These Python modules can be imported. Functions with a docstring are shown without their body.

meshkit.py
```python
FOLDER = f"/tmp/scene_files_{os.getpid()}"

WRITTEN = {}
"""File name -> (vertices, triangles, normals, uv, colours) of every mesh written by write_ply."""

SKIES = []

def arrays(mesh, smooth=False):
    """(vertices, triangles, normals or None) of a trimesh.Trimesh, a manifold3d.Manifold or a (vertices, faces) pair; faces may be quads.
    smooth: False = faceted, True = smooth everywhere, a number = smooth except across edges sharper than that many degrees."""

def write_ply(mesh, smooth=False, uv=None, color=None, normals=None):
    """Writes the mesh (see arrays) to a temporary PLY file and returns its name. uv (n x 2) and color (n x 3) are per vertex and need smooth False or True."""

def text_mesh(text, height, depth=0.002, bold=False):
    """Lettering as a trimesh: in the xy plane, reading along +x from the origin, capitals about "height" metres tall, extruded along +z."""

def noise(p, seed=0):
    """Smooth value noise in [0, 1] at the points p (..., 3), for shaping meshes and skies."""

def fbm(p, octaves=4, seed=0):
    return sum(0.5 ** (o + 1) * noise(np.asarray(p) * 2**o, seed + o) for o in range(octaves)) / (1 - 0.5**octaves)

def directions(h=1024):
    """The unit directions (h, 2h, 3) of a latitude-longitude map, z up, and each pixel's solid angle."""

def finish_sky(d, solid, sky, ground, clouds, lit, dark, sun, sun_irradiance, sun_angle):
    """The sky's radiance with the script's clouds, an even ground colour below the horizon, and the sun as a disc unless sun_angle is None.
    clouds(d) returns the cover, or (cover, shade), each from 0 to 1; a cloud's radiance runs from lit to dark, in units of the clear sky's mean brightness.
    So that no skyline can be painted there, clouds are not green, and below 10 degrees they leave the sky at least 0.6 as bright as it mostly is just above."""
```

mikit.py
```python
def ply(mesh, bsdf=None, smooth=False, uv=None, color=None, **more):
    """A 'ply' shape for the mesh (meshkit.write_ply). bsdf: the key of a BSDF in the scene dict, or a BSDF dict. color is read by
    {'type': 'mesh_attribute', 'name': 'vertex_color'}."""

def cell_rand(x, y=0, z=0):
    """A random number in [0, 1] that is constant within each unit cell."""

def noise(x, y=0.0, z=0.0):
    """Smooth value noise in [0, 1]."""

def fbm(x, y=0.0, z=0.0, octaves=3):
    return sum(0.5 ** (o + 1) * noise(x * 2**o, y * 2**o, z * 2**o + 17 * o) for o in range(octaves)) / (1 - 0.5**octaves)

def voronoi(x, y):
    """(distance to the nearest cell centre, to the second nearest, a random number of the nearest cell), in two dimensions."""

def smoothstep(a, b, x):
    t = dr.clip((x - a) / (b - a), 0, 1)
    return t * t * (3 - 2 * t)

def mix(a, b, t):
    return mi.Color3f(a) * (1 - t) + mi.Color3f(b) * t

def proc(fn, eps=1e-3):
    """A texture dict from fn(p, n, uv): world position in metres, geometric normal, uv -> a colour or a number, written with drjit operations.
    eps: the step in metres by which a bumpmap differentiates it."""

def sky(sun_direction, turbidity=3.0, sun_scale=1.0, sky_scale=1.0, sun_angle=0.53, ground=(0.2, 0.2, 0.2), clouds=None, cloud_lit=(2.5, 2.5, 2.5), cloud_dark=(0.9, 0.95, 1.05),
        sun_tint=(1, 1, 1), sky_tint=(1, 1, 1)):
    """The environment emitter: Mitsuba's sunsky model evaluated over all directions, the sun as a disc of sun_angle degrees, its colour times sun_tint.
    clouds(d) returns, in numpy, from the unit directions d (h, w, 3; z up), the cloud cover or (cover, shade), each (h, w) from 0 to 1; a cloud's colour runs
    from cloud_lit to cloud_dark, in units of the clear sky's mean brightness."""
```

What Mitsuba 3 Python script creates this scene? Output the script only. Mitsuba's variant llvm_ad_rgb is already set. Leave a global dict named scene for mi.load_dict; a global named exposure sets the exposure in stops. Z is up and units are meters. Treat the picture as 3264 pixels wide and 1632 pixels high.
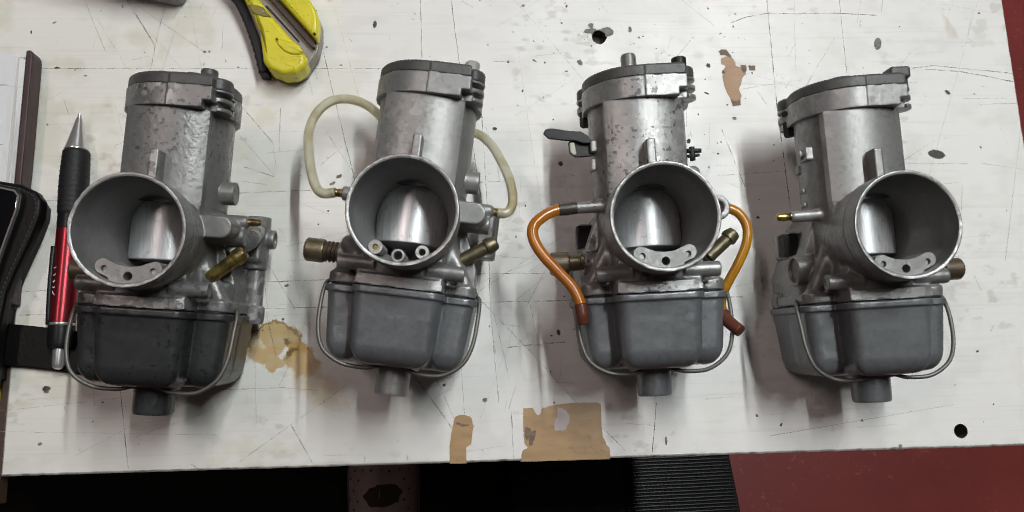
import math
import numpy as np
import trimesh
import shapely
import shapely.geometry as sg
import drjit as dr
import mitsuba as mi
import mikit
import meshkit
from mikit import proc, noise, fbm, voronoi, cell_rand, smoothstep, mix
from scipy import ndimage

T = mi.ScalarTransform4f
scene, labels = {}, {}
TOP = 0.85                      # height of the bench top; all part coordinates below are millimetres above it


def rot(ax, a):
    c, s = math.cos(a), math.sin(a)
    return np.array({'x': [[1, 0, 0], [0, c, -s], [0, s, c]], 'y': [[c, 0, s], [0, 1, 0], [-s, 0, c]], 'z': [[c, -s, 0], [s, c, 0], [0, 0, 1]]}[ax])


# ------------------------------------------------------------------ camera, light, exposure
PITCH, TILT, ROLL, CAM_H = 0.19222, -0.05418, -0.02623, 440.0
CR = rot('z', ROLL) @ rot('y', TILT) @ rot('x', PITCH)
eye = np.array([0, 0, TOP + CAM_H * 1e-3])
scene['camera'] = {'type': 'perspective', 'fov': math.degrees(2 * math.atan(1632 / 2560.0)), 'fov_axis': 'x', 'near_clip': 0.01, 'far_clip': 20.0,
                   'to_world': T().look_at(origin=eye.tolist(), target=(eye - CR[:, 2]).tolist(), up=CR[:, 1].tolist())}
exposure = 0.35
# two ceiling tubes running away from the viewer: the right one cool and near, the left one weaker and pinkish
LAMP_R, LAMP_L = (184.0, 193.0, 191.0), (68.0, 57.0, 54.5)
scene['room_light'] = {'type': 'constant', 'radiance': {'type': 'rgb', 'value': [0.020, 0.0155, 0.0148]}}


def ceiling_lamp(key, x, y0, y1, z, w, rad, label):
    yc, hy = (y0 + y1) / 2e3, (y1 - y0) / 2e3
    box = trimesh.creation.box([w * 1e-3 + 0.03, 2 * hy + 0.06, 0.05])
    box.apply_translation([x * 1e-3, yc, TOP + z * 1e-3 + 0.028])
    scene[key + '__housing'] = mikit.ply(box, 'white_plastic')
    scene[key + '__tube'] = {'type': 'rectangle', 'to_world': T().translate([x * 1e-3, yc, TOP + z * 1e-3]).rotate([1, 0, 0], 180).scale([w * 5e-4, hy, 1]),
                             'bsdf': {'type': 'ref', 'id': 'white_plastic'}, 'emitter': {'type': 'area', 'radiance': {'type': 'rgb', 'value': list(rad)}}}
    labels[key] = {'label': label, 'category': 'lamp'}


# ------------------------------------------------------------------ materials
def prin(color, rough=0.5, metal=0.0, spec=0.5, **more):
    c = color if isinstance(color, dict) else {'type': 'rgb', 'value': list(color)}
    d = {'type': 'principled', 'base_color': c, 'roughness': rough if isinstance(rough, (float, dict)) else float(rough), 'metallic': metal, 'specular': spec}
    d.update(more)
    return d


def bump(inner, fn, eps=2e-4, scale=1.0):
    return {'type': 'bumpmap', 'height': proc(fn, eps), 'scale': scale, 'inner': inner}


def two(b):
    return {'type': 'twosided', 'b': b}


def C(*v):
    return mi.Color3f(*v)


def cast_fn(base, dark, spots, flake, seed, tint=(1.01, 1.0, 0.985)):
    def fn(p, n, uv):
        q = p * 1000.0
        big = fbm(q.x * 0.06 + seed, q.y * 0.06, q.z * 0.06, 3)
        fine = fbm(q.x * 0.55 + seed, q.y * 0.55, q.z * 0.55, 3)
        v = base * (0.78 + 0.32 * big + 0.22 * (fine - 0.5))
        if spots > 0:
            s = smoothstep(0.635, 0.70, noise(q.x * 0.62 + 3 * seed, q.y * 0.62, q.z * 0.62) * 0.75 + 0.25 * noise(q.x * 1.4, q.y * 1.4, q.z * 1.4 + seed))
            s *= smoothstep(0.36, 0.55, noise(q.x * 0.055 + 7, q.y * 0.055 + seed, q.z * 0.055))
            v = dr.lerp(v, dark, dr.minimum(s * spots, 1.0))
        if flake > 0:
            f = smoothstep(0.48, 0.60, fbm(q.x * 0.33 + 11, q.y * 0.33, q.z * 0.33 + seed, 3)) * smoothstep(0.40, 0.6, noise(q.x * 0.045 + 2.3, q.y * 0.03 + seed, q.z * 0.045))
            v = dr.lerp(v, base * 1.9, f * flake)
        return C(v * tint[0], v * tint[1], v * tint[2])
    return fn


def grain(amp, f):
    def fn(p, n, uv):
        q = p * 1000.0
        return amp * (noise(q.x * f, q.y * f, q.z * f) + 0.5 * noise(q.x * f * 2.3, q.y * f * 2.3, q.z * f * 2.3))
    return fn


GR = grain(4.5e-5, 0.9)
GR2 = grain(1.3e-4, 0.6)
GR3 = grain(6.5e-5, 0.75)
scene['cast_metal'] = bump(prin(proc(cast_fn(0.255, 0.13, 0.3, 0.25, 1.0)), 0.43, 0.52), GR)
scene['bell_metal'] = bump(prin(proc(cast_fn(0.20, 0.13, 0.15, 0.0, 3.0)), 0.48, 0.4), GR)
scene['rim_metal'] = bump(prin(proc(cast_fn(0.36, 0.16, 0.5, 0.5, 8.0)), 0.42, 0.5), GR)
scene['cast_metal_dull'] = bump(prin(proc(cast_fn(0.205, 0.075, 0.7, 0.85, 4.0)), 0.43, 0.5), GR2)
scene['cast_metal_spotted'] = bump(prin(proc(cast_fn(0.275, 0.085, 0.85, 0.3, 9.0)), 0.40, 0.52), GR3)
scene['bowl_metal'] = bump(prin(proc(cast_fn(0.20, 0.12, 0.3, 0.0, 2.0, (0.95, 1.0, 1.05))), 0.36, 0.5), GR)
scene['bowl_metal_dirty'] = bump(prin(proc(cast_fn(0.050, 0.016, 0.6, 0.35, 5.0, (0.95, 1.0, 1.04))), 0.36, 0.45), GR)
scene['lid_metal'] = bump(prin(proc(cast_fn(0.085, 0.045, 0.5, 0.0, 6.0)), 0.5, 0.35), GR)


def slide_fn(p, n, uv):
    q = p * 1000.0
    s = fbm(q.x * 1.3, q.y * 0.07, q.z * 1.3, 3)
    w = smoothstep(0.66, 0.74, fbm(q.x * 0.5, q.y * 0.5, q.z * 0.5, 3))
    v = dr.lerp(0.62 + 0.25 * (s - 0.5), 0.36, w * 0.5)
    return C(v * 0.97, v * 0.99, v * 1.01)


scene['slide_metal'] = bump(prin(proc(slide_fn), 0.36, 0.62), lambda p, n, uv: 1.6e-5 * fbm(p.x * 2500, p.y * 120, p.z * 2500, 2))
scene['steel'] = prin((0.42, 0.41, 0.40), 0.28, 0.95)
scene['wire_steel'] = prin((0.15, 0.145, 0.135), 0.48, 0.6)
scene['chrome'] = prin((0.62, 0.61, 0.60), 0.25, 0.8)


def brass_fn(p, n, uv):
    q = p * 1000.0
    t = fbm(q.x * 0.35, q.y * 0.35, q.z * 0.35, 3)
    return mix((0.40, 0.30, 0.09), (0.14, 0.10, 0.05), smoothstep(0.35, 0.7, t))


scene['brass'] = prin(proc(brass_fn), 0.32, 0.85)
scene['brass_dull'] = bump(prin(proc(lambda p, n, uv: mix((0.23, 0.19, 0.11), (0.10, 0.085, 0.06), fbm(p.x * 400, p.y * 400, p.z * 400, 3))), 0.40, 0.7), GR)
scene['knob_brown'] = bump(prin(proc(lambda p, n, uv: mix((0.13, 0.095, 0.06), (0.05, 0.035, 0.025), fbm(p.x * 300, p.y * 300, p.z * 300, 3))), 0.42, 0.35), GR)
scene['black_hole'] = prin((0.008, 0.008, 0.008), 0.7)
scene['black_steel'] = prin((0.014, 0.014, 0.013), 0.45, 0.1, 0.35)
scene['dirty_cream'] = prin((0.42, 0.41, 0.33), 0.45)
scene['black_plastic'] = prin((0.009, 0.009, 0.010), 0.36, 0.0, 0.25)
scene['black_rubber'] = bump(prin((0.011, 0.011, 0.012), 0.55, 0.0, 0.3), grain(4e-5, 0.8))
scene['clear_hose'] = prin(proc(lambda p, n, uv: mix((0.74, 0.71, 0.55), (0.58, 0.51, 0.30), smoothstep(0.35, 0.65, fbm(p.x * 110, p.y * 110, p.z * 110, 4)))), 0.2, 0.0, 0.5, spec_trans=0.55)
scene['orange_hose'] = prin(proc(lambda p, n, uv: mix((0.66, 0.25, 0.025), (0.42, 0.10, 0.012), fbm(p.x * 90, p.y * 90, p.z * 90, 3))), 0.2, 0.0, 0.5, spec_trans=0.4)
scene['amber_hose'] = prin(proc(lambda p, n, uv: mix((0.66, 0.34, 0.025), (0.50, 0.18, 0.015), fbm(p.x * 90, p.y * 90, p.z * 90, 3))), 0.2, 0.0, 0.5, spec_trans=0.4)
scene['hose_grey_end'] = prin((0.045, 0.04, 0.025), 0.35)
scene['hose_red_end'] = prin((0.10, 0.03, 0.018), 0.35)
scene['white_plastic'] = prin((0.7, 0.7, 0.7), 0.5)


def blob2(x, y, cx, cy, rx, ry, a=0.0, soft=0.25):
    c, s = math.cos(a), math.sin(a)
    u, v = (x - cx) * c + (y - cy) * s, (y - cy) * c - (x - cx) * s
    d = dr.sqrt(dr.square(u / rx) + dr.square(v / ry))
    return 1 - smoothstep(1 - soft, 1 + soft, d)


def bench_fn(p, n, uv):
    x0, y0 = p.x * 1000.0, p.y * 1000.0
    wx, wy = (noise(x0 * 0.25, y0 * 0.25) - 0.5) * 5, (noise(x0 * 0.25 + 40, y0 * 0.25) - 0.5) * 5
    fx, fy = (noise(x0 * 1.1, y0 * 1.1) - 0.5) * 1.4, (noise(x0 * 1.1 + 40, y0 * 1.1) - 0.5) * 1.4
    x, y = x0 + wx + fx, y0 + wy + fy
    big = fbm(x0 * 0.012, y0 * 0.012, 0.0, 3)
    v = 0.71 + 0.09 * (big - 0.5)
    v *= 1 - 0.06 * smoothstep(0.5, 0.8, fbm(x0 * 0.06, y0 * 0.11 + 9, 0.0, 4))
    streak = smoothstep(0.60, 0.82, fbm(x0 * 0.018 + 3, y0 * 0.9, 0.0, 3))
    v *= 1 - 0.05 * streak
    left = smoothstep(60.0, -230.0, x0)
    col = mix((1.0, 0.98, 0.955), (0.965, 0.94, 0.87), left * 0.9) * v
    grime = smoothstep(0.56, 0.74, fbm(x0 * 0.045 + 20, y0 * 0.06, 0.0, 4)) * (0.25 + 0.75 * left)
    col = dr.lerp(col, col * C(0.90, 0.885, 0.83), grime)
    smudge = smoothstep(0.60, 0.80, fbm(x0 * 0.13 + 5, y0 * 0.2 + 2, 0.0, 3)) * smoothstep(0.5, 0.7, noise(x0 * 0.02, y0 * 0.02 + 31))
    col = dr.lerp(col, col * C(0.66, 0.645, 0.61), smudge * 0.55)
    # old oil stain between the first two carburettors, running down to the right
    oil = C(0.44, 0.27, 0.085)
    disc = blob2(x, y, -102.5, 38.5, 15.0, 13.0, 0.0, 0.06)
    ring = disc * smoothstep(0.80, 0.97, dr.sqrt(dr.square((x - -102.5) / 15.0) + dr.square((y - 38.5) / 13.0))) * smoothstep(30.0, 40.0, y0)
    runs = blob2(x, y, -89.0, 30.5, 7.5, 11.0, 0.5, 0.2)
    fade = blob2(x, y, -80.0, 16.0, 14.0, 8.0, -0.75, 0.5)
    far = blob2(x, y, -71.0, 6.0, 8.0, 4.0, -0.5, 0.3)
    m = 0.72 + 0.42 * fbm(x0 * 0.22, y0 * 0.22, 0.0, 3)
    col = dr.lerp(col, C(0.50, 0.34, 0.14), disc * 0.92 * m)
    col = dr.lerp(col, oil * 0.6, ring * 0.95)
    col = dr.lerp(col, oil, runs * 1.0 * m)
    col = dr.lerp(col, C(0.58, 0.47, 0.28), fade * 0.6 * m)
    col = dr.lerp(col, C(0.52, 0.48, 0.40), far * 0.35)
    col = dr.lerp(col, oil * 0.4, blob2(x, y, -96.0, 40.6, 2.9, 1.9, 0.0, 0.4) * 0.85)
    col = dr.lerp(col, oil * 0.35, blob2(x, y, -95.2, 32.2, 3.2, 1.7, 0.9, 0.4) * 0.9)
    col = dr.lerp(col, C(0.72, 0.68, 0.62), blob2(x, y, -98.2, 34.4, 2.5, 2.0, 0.4, 0.2))
    col = dr.lerp(col, C(0.70, 0.62, 0.45), blob2(x, y, -110.5, 38.5, 3.2, 2.0, 0.0, 0.4) * 0.7)
    # faint rings and smears
    rr = dr.sqrt(dr.square((x - 36.0) / 9.5) + dr.square((y - 28.5) / 12.0))
    col = dr.lerp(col, C(0.52, 0.48, 0.38), (smoothstep(0.78, 0.95, rr) - smoothstep(1.0, 1.15, rr)) * 0.35 * noise(x0 * 0.12, y0 * 0.12))
    sweep = dr.abs(dr.sqrt(dr.square(x - 262.0) + dr.square(y - 214.0)) - 37.0)
    col = dr.lerp(col, C(0.50, 0.45, 0.36), (1 - smoothstep(1.5, 3.2, sweep)) * smoothstep(293.0, 296.0, x0) * smoothstep(214.0, 219.0, y0) * 0.5 * (0.6 + 0.6 * noise(x0 * 0.3, y0 * 0.3)))
    for cx, cy, rx, ry, a, k in ((328.5, 237.0, 4.5, 4.5, 0.0, 0.42), (317.5, 223.0, 5.5, 3.0, 0.6, 0.3), (318.0, 214.5, 4.5, 4.5, 0.3, 0.2), (310.0, 212.5, 3.5, 2.5, 0.5, 0.25), (333.0, 222.0, 2.0, 1.5, 0.0, 0.3)):
        col = dr.lerp(col, C(0.42, 0.39, 0.34), blob2(x, y, cx, cy, rx, ry, a, 0.3) * k)
    col = dr.lerp(col, C(0.60, 0.56, 0.40), blob2(x, y, -114.0, 167.0, 8.0, 5.0, 0.7, 0.6) * 0.45)
    col = dr.lerp(col, C(0.55, 0.50, 0.36), blob2(x, y, -150.0, 96.0, 40.0, 3.0, 0.0, 0.8) * 0.12)
    return col


def bench_h(p, n, uv):
    q = p * 1000.0
    return 4e-5 * fbm(q.x * 0.05, q.y * 0.25, 0.0, 3) + 6e-6 * noise(q.x * 1.5, q.y * 2.5)


scene['bench_paint'] = bump(prin(proc(bench_fn), proc(lambda p, n, uv: 0.30 + 0.22 * fbm(p.x * 60, p.y * 60, 0.0, 3)), 0.0, 0.42), bench_h, 4e-4)
scene['bench_edge'] = prin(proc(lambda p, n, uv: mix((0.50, 0.48, 0.45), (0.24, 0.22, 0.20), smoothstep(0.5, 0.75, fbm(p.x * 220, p.y * 60, p.z * 300, 3)))), 0.55)
scene['bench_core'] = prin((0.05, 0.042, 0.034), 0.8)
scene['line_dark'] = prin((0.06, 0.058, 0.055), 0.6)
scene['line_mid'] = prin((0.20, 0.195, 0.185), 0.6)
scene['line_faint'] = prin((0.42, 0.41, 0.39), 0.6)
scene['chip_dark'] = prin(proc(lambda p, n, uv: mix((0.085, 0.078, 0.068), (0.03, 0.027, 0.024), noise(p.x * 900, p.y * 900))), 0.7)
scene['chip_mid'] = prin(proc(lambda p, n, uv: mix((0.22, 0.205, 0.185), (0.11, 0.10, 0.09), noise(p.x * 700, p.y * 700))), 0.7)


def tape_fn(p, n, uv):
    x, y = p.x * 1000.0, p.y * 1000.0
    v = 0.85 + 0.3 * fbm(x * 0.08, y * 0.25, 0.0, 4)
    c = mix((0.42, 0.275, 0.145), (0.35, 0.225, 0.12), fbm(x * 0.05, y * 0.05, 0.0, 3)) * v
    return dr.lerp(c, C(0.22, 0.15, 0.085), smoothstep(0.68, 0.82, fbm(x * 0.35 + 8, y * 0.5, 0.0, 4)) * 0.4)


scene['tape_material'] = bump(prin(proc(tape_fn), 0.30, 0.0, 0.5), lambda p, n, uv: 1.2e-4 * fbm(p.x * 150, p.y * 500, 0.0, 3), 4e-4)
scene['bare_board'] = bump(prin(proc(lambda p, n, uv: mix((0.46, 0.31, 0.21), (0.36, 0.235, 0.15), fbm(p.x * 160, p.y * 420, 0.0, 4))), 0.75), grain(5e-5, 0.6))
scene['bare_board_dark'] = prin(proc(lambda p, n, uv: mix((0.24, 0.17, 0.12), (0.12, 0.09, 0.07), fbm(p.x * 500, p.y * 500, 0.0, 3))), 0.8)
scene['pink_paper'] = prin(proc(lambda p, n, uv: mix((0.50, 0.44, 0.43), (0.42, 0.37, 0.37), fbm(p.x * 300, p.y * 300, 0.0, 3))), 0.7)


def floor_fn(p, n, uv):
    x, y = p.x, p.y
    c = mix((0.25, 0.043, 0.038), (0.17, 0.031, 0.028), fbm(x * 9, y * 9, 0.0, 4))
    d = smoothstep(0.70, 0.86, fbm(x * 160, y * 160, 0.0, 3)) * 0.3
    return dr.lerp(c, C(0.45, 0.16, 0.14), d * smoothstep(0.4, 0.7, noise(x * 11, y * 11)))


scene['floor_red'] = prin(proc(floor_fn), 0.42, 0.0, 0.4)
scene['black_mat'] = prin((0.010, 0.009, 0.008), 0.85, 0.0, 0.2)
scene['ribbed_black'] = prin((0.009, 0.009, 0.009), 0.40, 0.0, 0.4)
scene['crate_print'] = prin((0.06, 0.06, 0.06), 0.6)
scene['shoe_upper'] = prin(proc(lambda p, n, uv: mix((0.46, 0.36, 0.35), (0.34, 0.27, 0.26), fbm(p.x * 60, p.y * 60, p.z * 60, 3))), 0.8)
scene['shoe_patch'] = prin((0.05, 0.03, 0.028), 0.8)
scene['shoe_sole'] = prin((0.14, 0.13, 0.12), 0.8)
scene['pen_red'] = prin((0.22, 0.006, 0.015), 0.25, 0.75, 0.6, clearcoat=0.6)
scene['pen_print'] = prin((0.75, 0.72, 0.72), 0.5)
scene['leather'] = bump(prin((0.0045, 0.004, 0.004), 0.42, 0.0, 0.16), lambda p, n, uv: 1.0e-4 * fbm(p.x * 900, p.y * 900, p.z * 900, 3), 2e-4)
scene['stitch'] = prin((0.05, 0.047, 0.043), 0.6)
scene['screen_glass'] = prin((0.004, 0.004, 0.005), 0.06, 0.0, 0.6)
scene['maroon_cover'] = bump(prin(proc(lambda p, n, uv: mix((0.030, 0.011, 0.013), (0.048, 0.026, 0.027), fbm(p.x * 200, p.y * 60, p.z * 400, 3))), 0.5), grain(5e-5, 0.7))


def page_fn(p, n, uv):
    x, y = p.x * 1000.0, p.y * 1000.0
    u = x + 0.020 * (y - 195.0) + 243.5
    band = (smoothstep(-0.3, 0.3, u) - smoothstep(3.0, 3.4, u)) * smoothstep(172.0, 150.0, y)
    v = 0.66 - 0.13 * band
    line = (1 - smoothstep(0.15, 0.3, dr.abs(dr.abs(y - 165.0) - 17.0))) * smoothstep(-4.0, -6.0, u)
    rule = 1 - smoothstep(0.12, 0.25, dr.abs(y - 181.0 + 0.08 * u))
    return C(v * 0.985, v * 0.985, v) * (1 - 0.7 * line) * (1 - 0.16 * rule)


scene['page_paper'] = prin(proc(page_fn), 0.75)
scene['page_edge'] = prin(proc(lambda p, n, uv: mix((0.62, 0.60, 0.57), (0.45, 0.43, 0.41), noise(p.z * 4000, p.x * 40))), 0.8)


def knife_fn(p, n, uv):
    q = p * 1000.0
    c = mix((0.68, 0.60, 0.022), (0.57, 0.49, 0.025), fbm(q.x * 0.1, q.y * 0.1, q.z * 0.1, 3))
    g = smoothstep(0.60, 0.78, fbm(q.x * 0.3 + 3, q.y * 0.3, q.z * 0.3, 4)) * smoothstep(200.0, 188.0, q.y + 3 * noise(q.x * 0.3, q.y * 0.3))
    c = dr.lerp(c, C(0.16, 0.13, 0.04), g * 0.75)
    return dr.lerp(c, C(0.10, 0.08, 0.03), smoothstep(0.90, 0.95, noise(q.x * 0.9, q.y * 0.9, q.z * 0.9)) * 0.6)


scene['knife_yellow'] = bump(prin(proc(knife_fn), 0.38), grain(3e-5, 0.5))
scene['knife_olive'] = prin((0.20, 0.165, 0.03), 0.5)
scene['knife_grey'] = bump(prin((0.26, 0.235, 0.21), 0.42, 0.45), grain(3e-5, 0.5))
scene['knife_brown'] = prin((0.045, 0.028, 0.018), 0.5)
scene['grey_plastic'] = prin((0.22, 0.22, 0.22), 0.5)
scene['dark_wood'] = prin((0.055, 0.033, 0.022), 0.6)
scene['yellow_paint'] = prin((0.55, 0.42, 0.03), 0.5)


# ------------------------------------------------------------------ mesh helpers (millimetres)
def key_for(name):
    if not any(k == name or k.startswith(name + '__') for k in scene):
        return name
    i = 1
    while any(k == f'{name}_{i:03d}' or k.startswith(f'{name}_{i:03d}__') for k in scene):
        i += 1
    return f'{name}_{i:03d}'


def place(name, mesh, mat, parent=None, smooth=30, M=None, label=None, kind=None):
    """One entry of the scene from a mesh in millimetres; M = (rotation, origin in mm above the bench)."""
    v, f = (np.asarray(mesh.vertices, float), np.asarray(mesh.faces)) if hasattr(mesh, 'faces') else mesh
    k = key_for(parent + '__' + name if parent else name)
    if M is not None:
        v = v @ M[0].T + M[1]
    v = v * 1e-3 + [0, 0, TOP]
    scene[k] = mikit.ply(trimesh.Trimesh(v, f, process=False), mat, smooth=smooth)
    e = {}
    if label:
        e['label'] = label
    if kind:
        e['kind'] = kind
    if e:
        labels[k] = e
    return k


def cat(*ms):
    return trimesh.util.concatenate([m for m in ms])


def catmull(pts, n=12):
    p = np.asarray(pts, float)
    p = np.vstack([2 * p[0] - p[1], p, 2 * p[-1] - p[-2]])
    out = []
    for i in range(1, len(p) - 2):
        for t in np.linspace(0, 1, n, endpoint=False):
            a, b, c, d = p[i - 1:i + 3]
            out.append(0.5 * (2 * b + (c - a) * t + (2 * a - 5 * b + 4 * c - d) * t * t + (3 * b - a - 3 * c + d) * t ** 3))
    out.append(p[-2])
    return np.array(out)


def tube(path, r, seg=16, n=12, smooth=True):
    c = catmull(path, n) if smooth else np.asarray(path, float)
    rr = np.full(len(c), r) if np.isscalar(r) else np.interp(np.linspace(0, 1, len(c)), np.linspace(0, 1, len(r)), r)
    t = np.gradient(c, axis=0)
    t /= np.linalg.norm(t, axis=1, keepdims=True)
    u = np.cross(t[0], [0.3, 0.2, 1.0] if abs(t[0][2]) < 0.9 else [1.0, 0.2, 0])
    u /= np.linalg.norm(u)
    a = np.linspace(0, 2 * np.pi, seg, endpoint=False)
    rings = []
    for i in range(len(c)):
        u = u - t[i] * (u @ t[i])
        u /= np.linalg.norm(u)
        w = np.cross(t[i], u)
        rings.append(c[i] + rr[i] * (np.cos(a)[:, None] * u + np.sin(a)[:, None] * w))
    v = np.vstack(rings + [[c[0]], [c[-1]]])
    f = []
    for i in range(len(c) - 1):
        for j in range(seg):
            k = (j + 1) % seg
            A, B, D, E = i * seg + j, i * seg + k, (i + 1) * seg + j, (i + 1) * seg + k
            f += [[A, B, E], [A, E, D]]
    n0, n1, L = len(c) * seg, len(c) * seg + 1, (len(c) - 1) * seg
    for j in range(seg):
        k = (j + 1) % seg
        f += [[n0, k, j], [n1, L + j, L + k]]
    return trimesh.Trimesh(v, f, process=False)


def lathe(profile, a, b, seg=40, flat=0):
    """Revolves (distance along a->b as 0..1, radius) about the axis a-b; flat = number of sides for a hexagon."""
    a, b = np.asarray(a, float), np.asarray(b, float)
    d = b - a
    t = d / np.linalg.norm(d)
    u = np.cross(t, [0, 0, 1.0] if abs(t[2]) < 0.9 else [1.0, 0, 0])
    u /= np.linalg.norm(u)
    w = np.cross(t, u)
    seg = flat or seg
    th = np.linspace(0, 2 * np.pi, seg, endpoint=False)
    ring = np.cos(th)[:, None] * u + np.sin(th)[:, None] * w
    v = np.vstack([a + d * s + ring * max(r, 1e-3) for s, r in profile] + [[a + d * profile[0][0]], [a + d * profile[-1][0]]])
    f = []
    m = len(profile)
    for i in range(m - 1):
        for j in range(seg):
            k = (j + 1) % seg
            A, B, D, E = i * seg + j, i * seg + k, (i + 1) * seg + j, (i + 1) * seg + k
            f += [[A, B, E], [A, E, D]]
    for j in range(seg):
        k = (j + 1) % seg
        f += [[m * seg, k, j], [m * seg + 1, (m - 1) * seg + j, (m - 1) * seg + k]]
    return trimesh.Trimesh(v, f, process=False)


def cyl(a, b, r, ch=0.4, seg=40, flat=0):
    L = np.linalg.norm(np.asarray(b, float) - np.asarray(a, float))
    c = min(ch, r * 0.45, L * 0.45)
    return lathe([(0, r - c), (c / L, r), (1 - c / L, r), (1, r - c)], a, b, seg, flat)


def poly_of(pts, rnd=0.0):
    p = sg.Polygon(pts).buffer(0)
    return p.buffer(-rnd).buffer(2 * rnd).buffer(-rnd) if rnd else p


def slab(poly, z0, z1, r=0.8, step=0.8, bottom=0.0):
    """A slab over a polygon in the plane, its upper edge rounded with radius r (and its lower one with bottom)."""
    out = []
    for g in getattr(poly, 'geoms', [poly]):
        lay = [(z0, bottom)] + [(z0 + bottom * (1 - math.cos(a)), bottom * (1 - math.sin(a))) for a in np.linspace(0.4, math.pi / 2, 4)] * (bottom > 0)
        lay += [(z1 - r + r * math.sin(a), r * (1 - math.cos(a))) for a in np.linspace(0, math.pi / 2, 6)] if r > 0 else [(z1, 0.0)]
        ring = g.exterior
        n = max(24, int(ring.length / step))
        P = np.array([ring.interpolate(i / n, normalized=True).coords[0] for i in range(n)])
        if not ring.is_ccw:
            P = P[::-1]
        tg = np.roll(P, -1, 0) - np.roll(P, 1, 0)
        nr = np.stack([tg[:, 1], -tg[:, 0]], 1)
        nr /= np.linalg.norm(nr, axis=1, keepdims=True) + 1e-9
        V, F = [], []
        for z, o in lay:
            V.append(np.column_stack([P - nr * o, np.full(n, z)]))
        V = np.vstack(V)
        i = np.arange(n)
        j = (i + 1) % n
        for k in range(len(lay) - 1):
            F.append(np.column_stack([k * n + i, k * n + j, (k + 1) * n + j]))
            F.append(np.column_stack([k * n + i, (k + 1) * n + j, (k + 1) * n + i]))
        tri = trimesh.creation.triangulate_polygon(sg.Polygon(P), engine='earcut')
        tv, tf = tri
        from scipy.spatial import cKDTree
        idx = cKDTree(P).query(tv)[1]
        tf = idx[tf]
        ar = np.cross(P[tf[:, 1]] - P[tf[:, 0]], P[tf[:, 2]] - P[tf[:, 0]])
        tf[ar < 0] = tf[ar < 0][:, ::-1]
        F.append(tf + (len(lay) - 1) * n)
        F.append(tf[:, ::-1])
        out.append(trimesh.Trimesh(V, np.vstack(F), process=False))
    return cat(*out)


def turned(mesh, R, t=(0, 0, 0)):
    m = mesh.copy()
    m.vertices = np.asarray(m.vertices) @ np.asarray(R).T + np.asarray(t, float)
    return m


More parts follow.
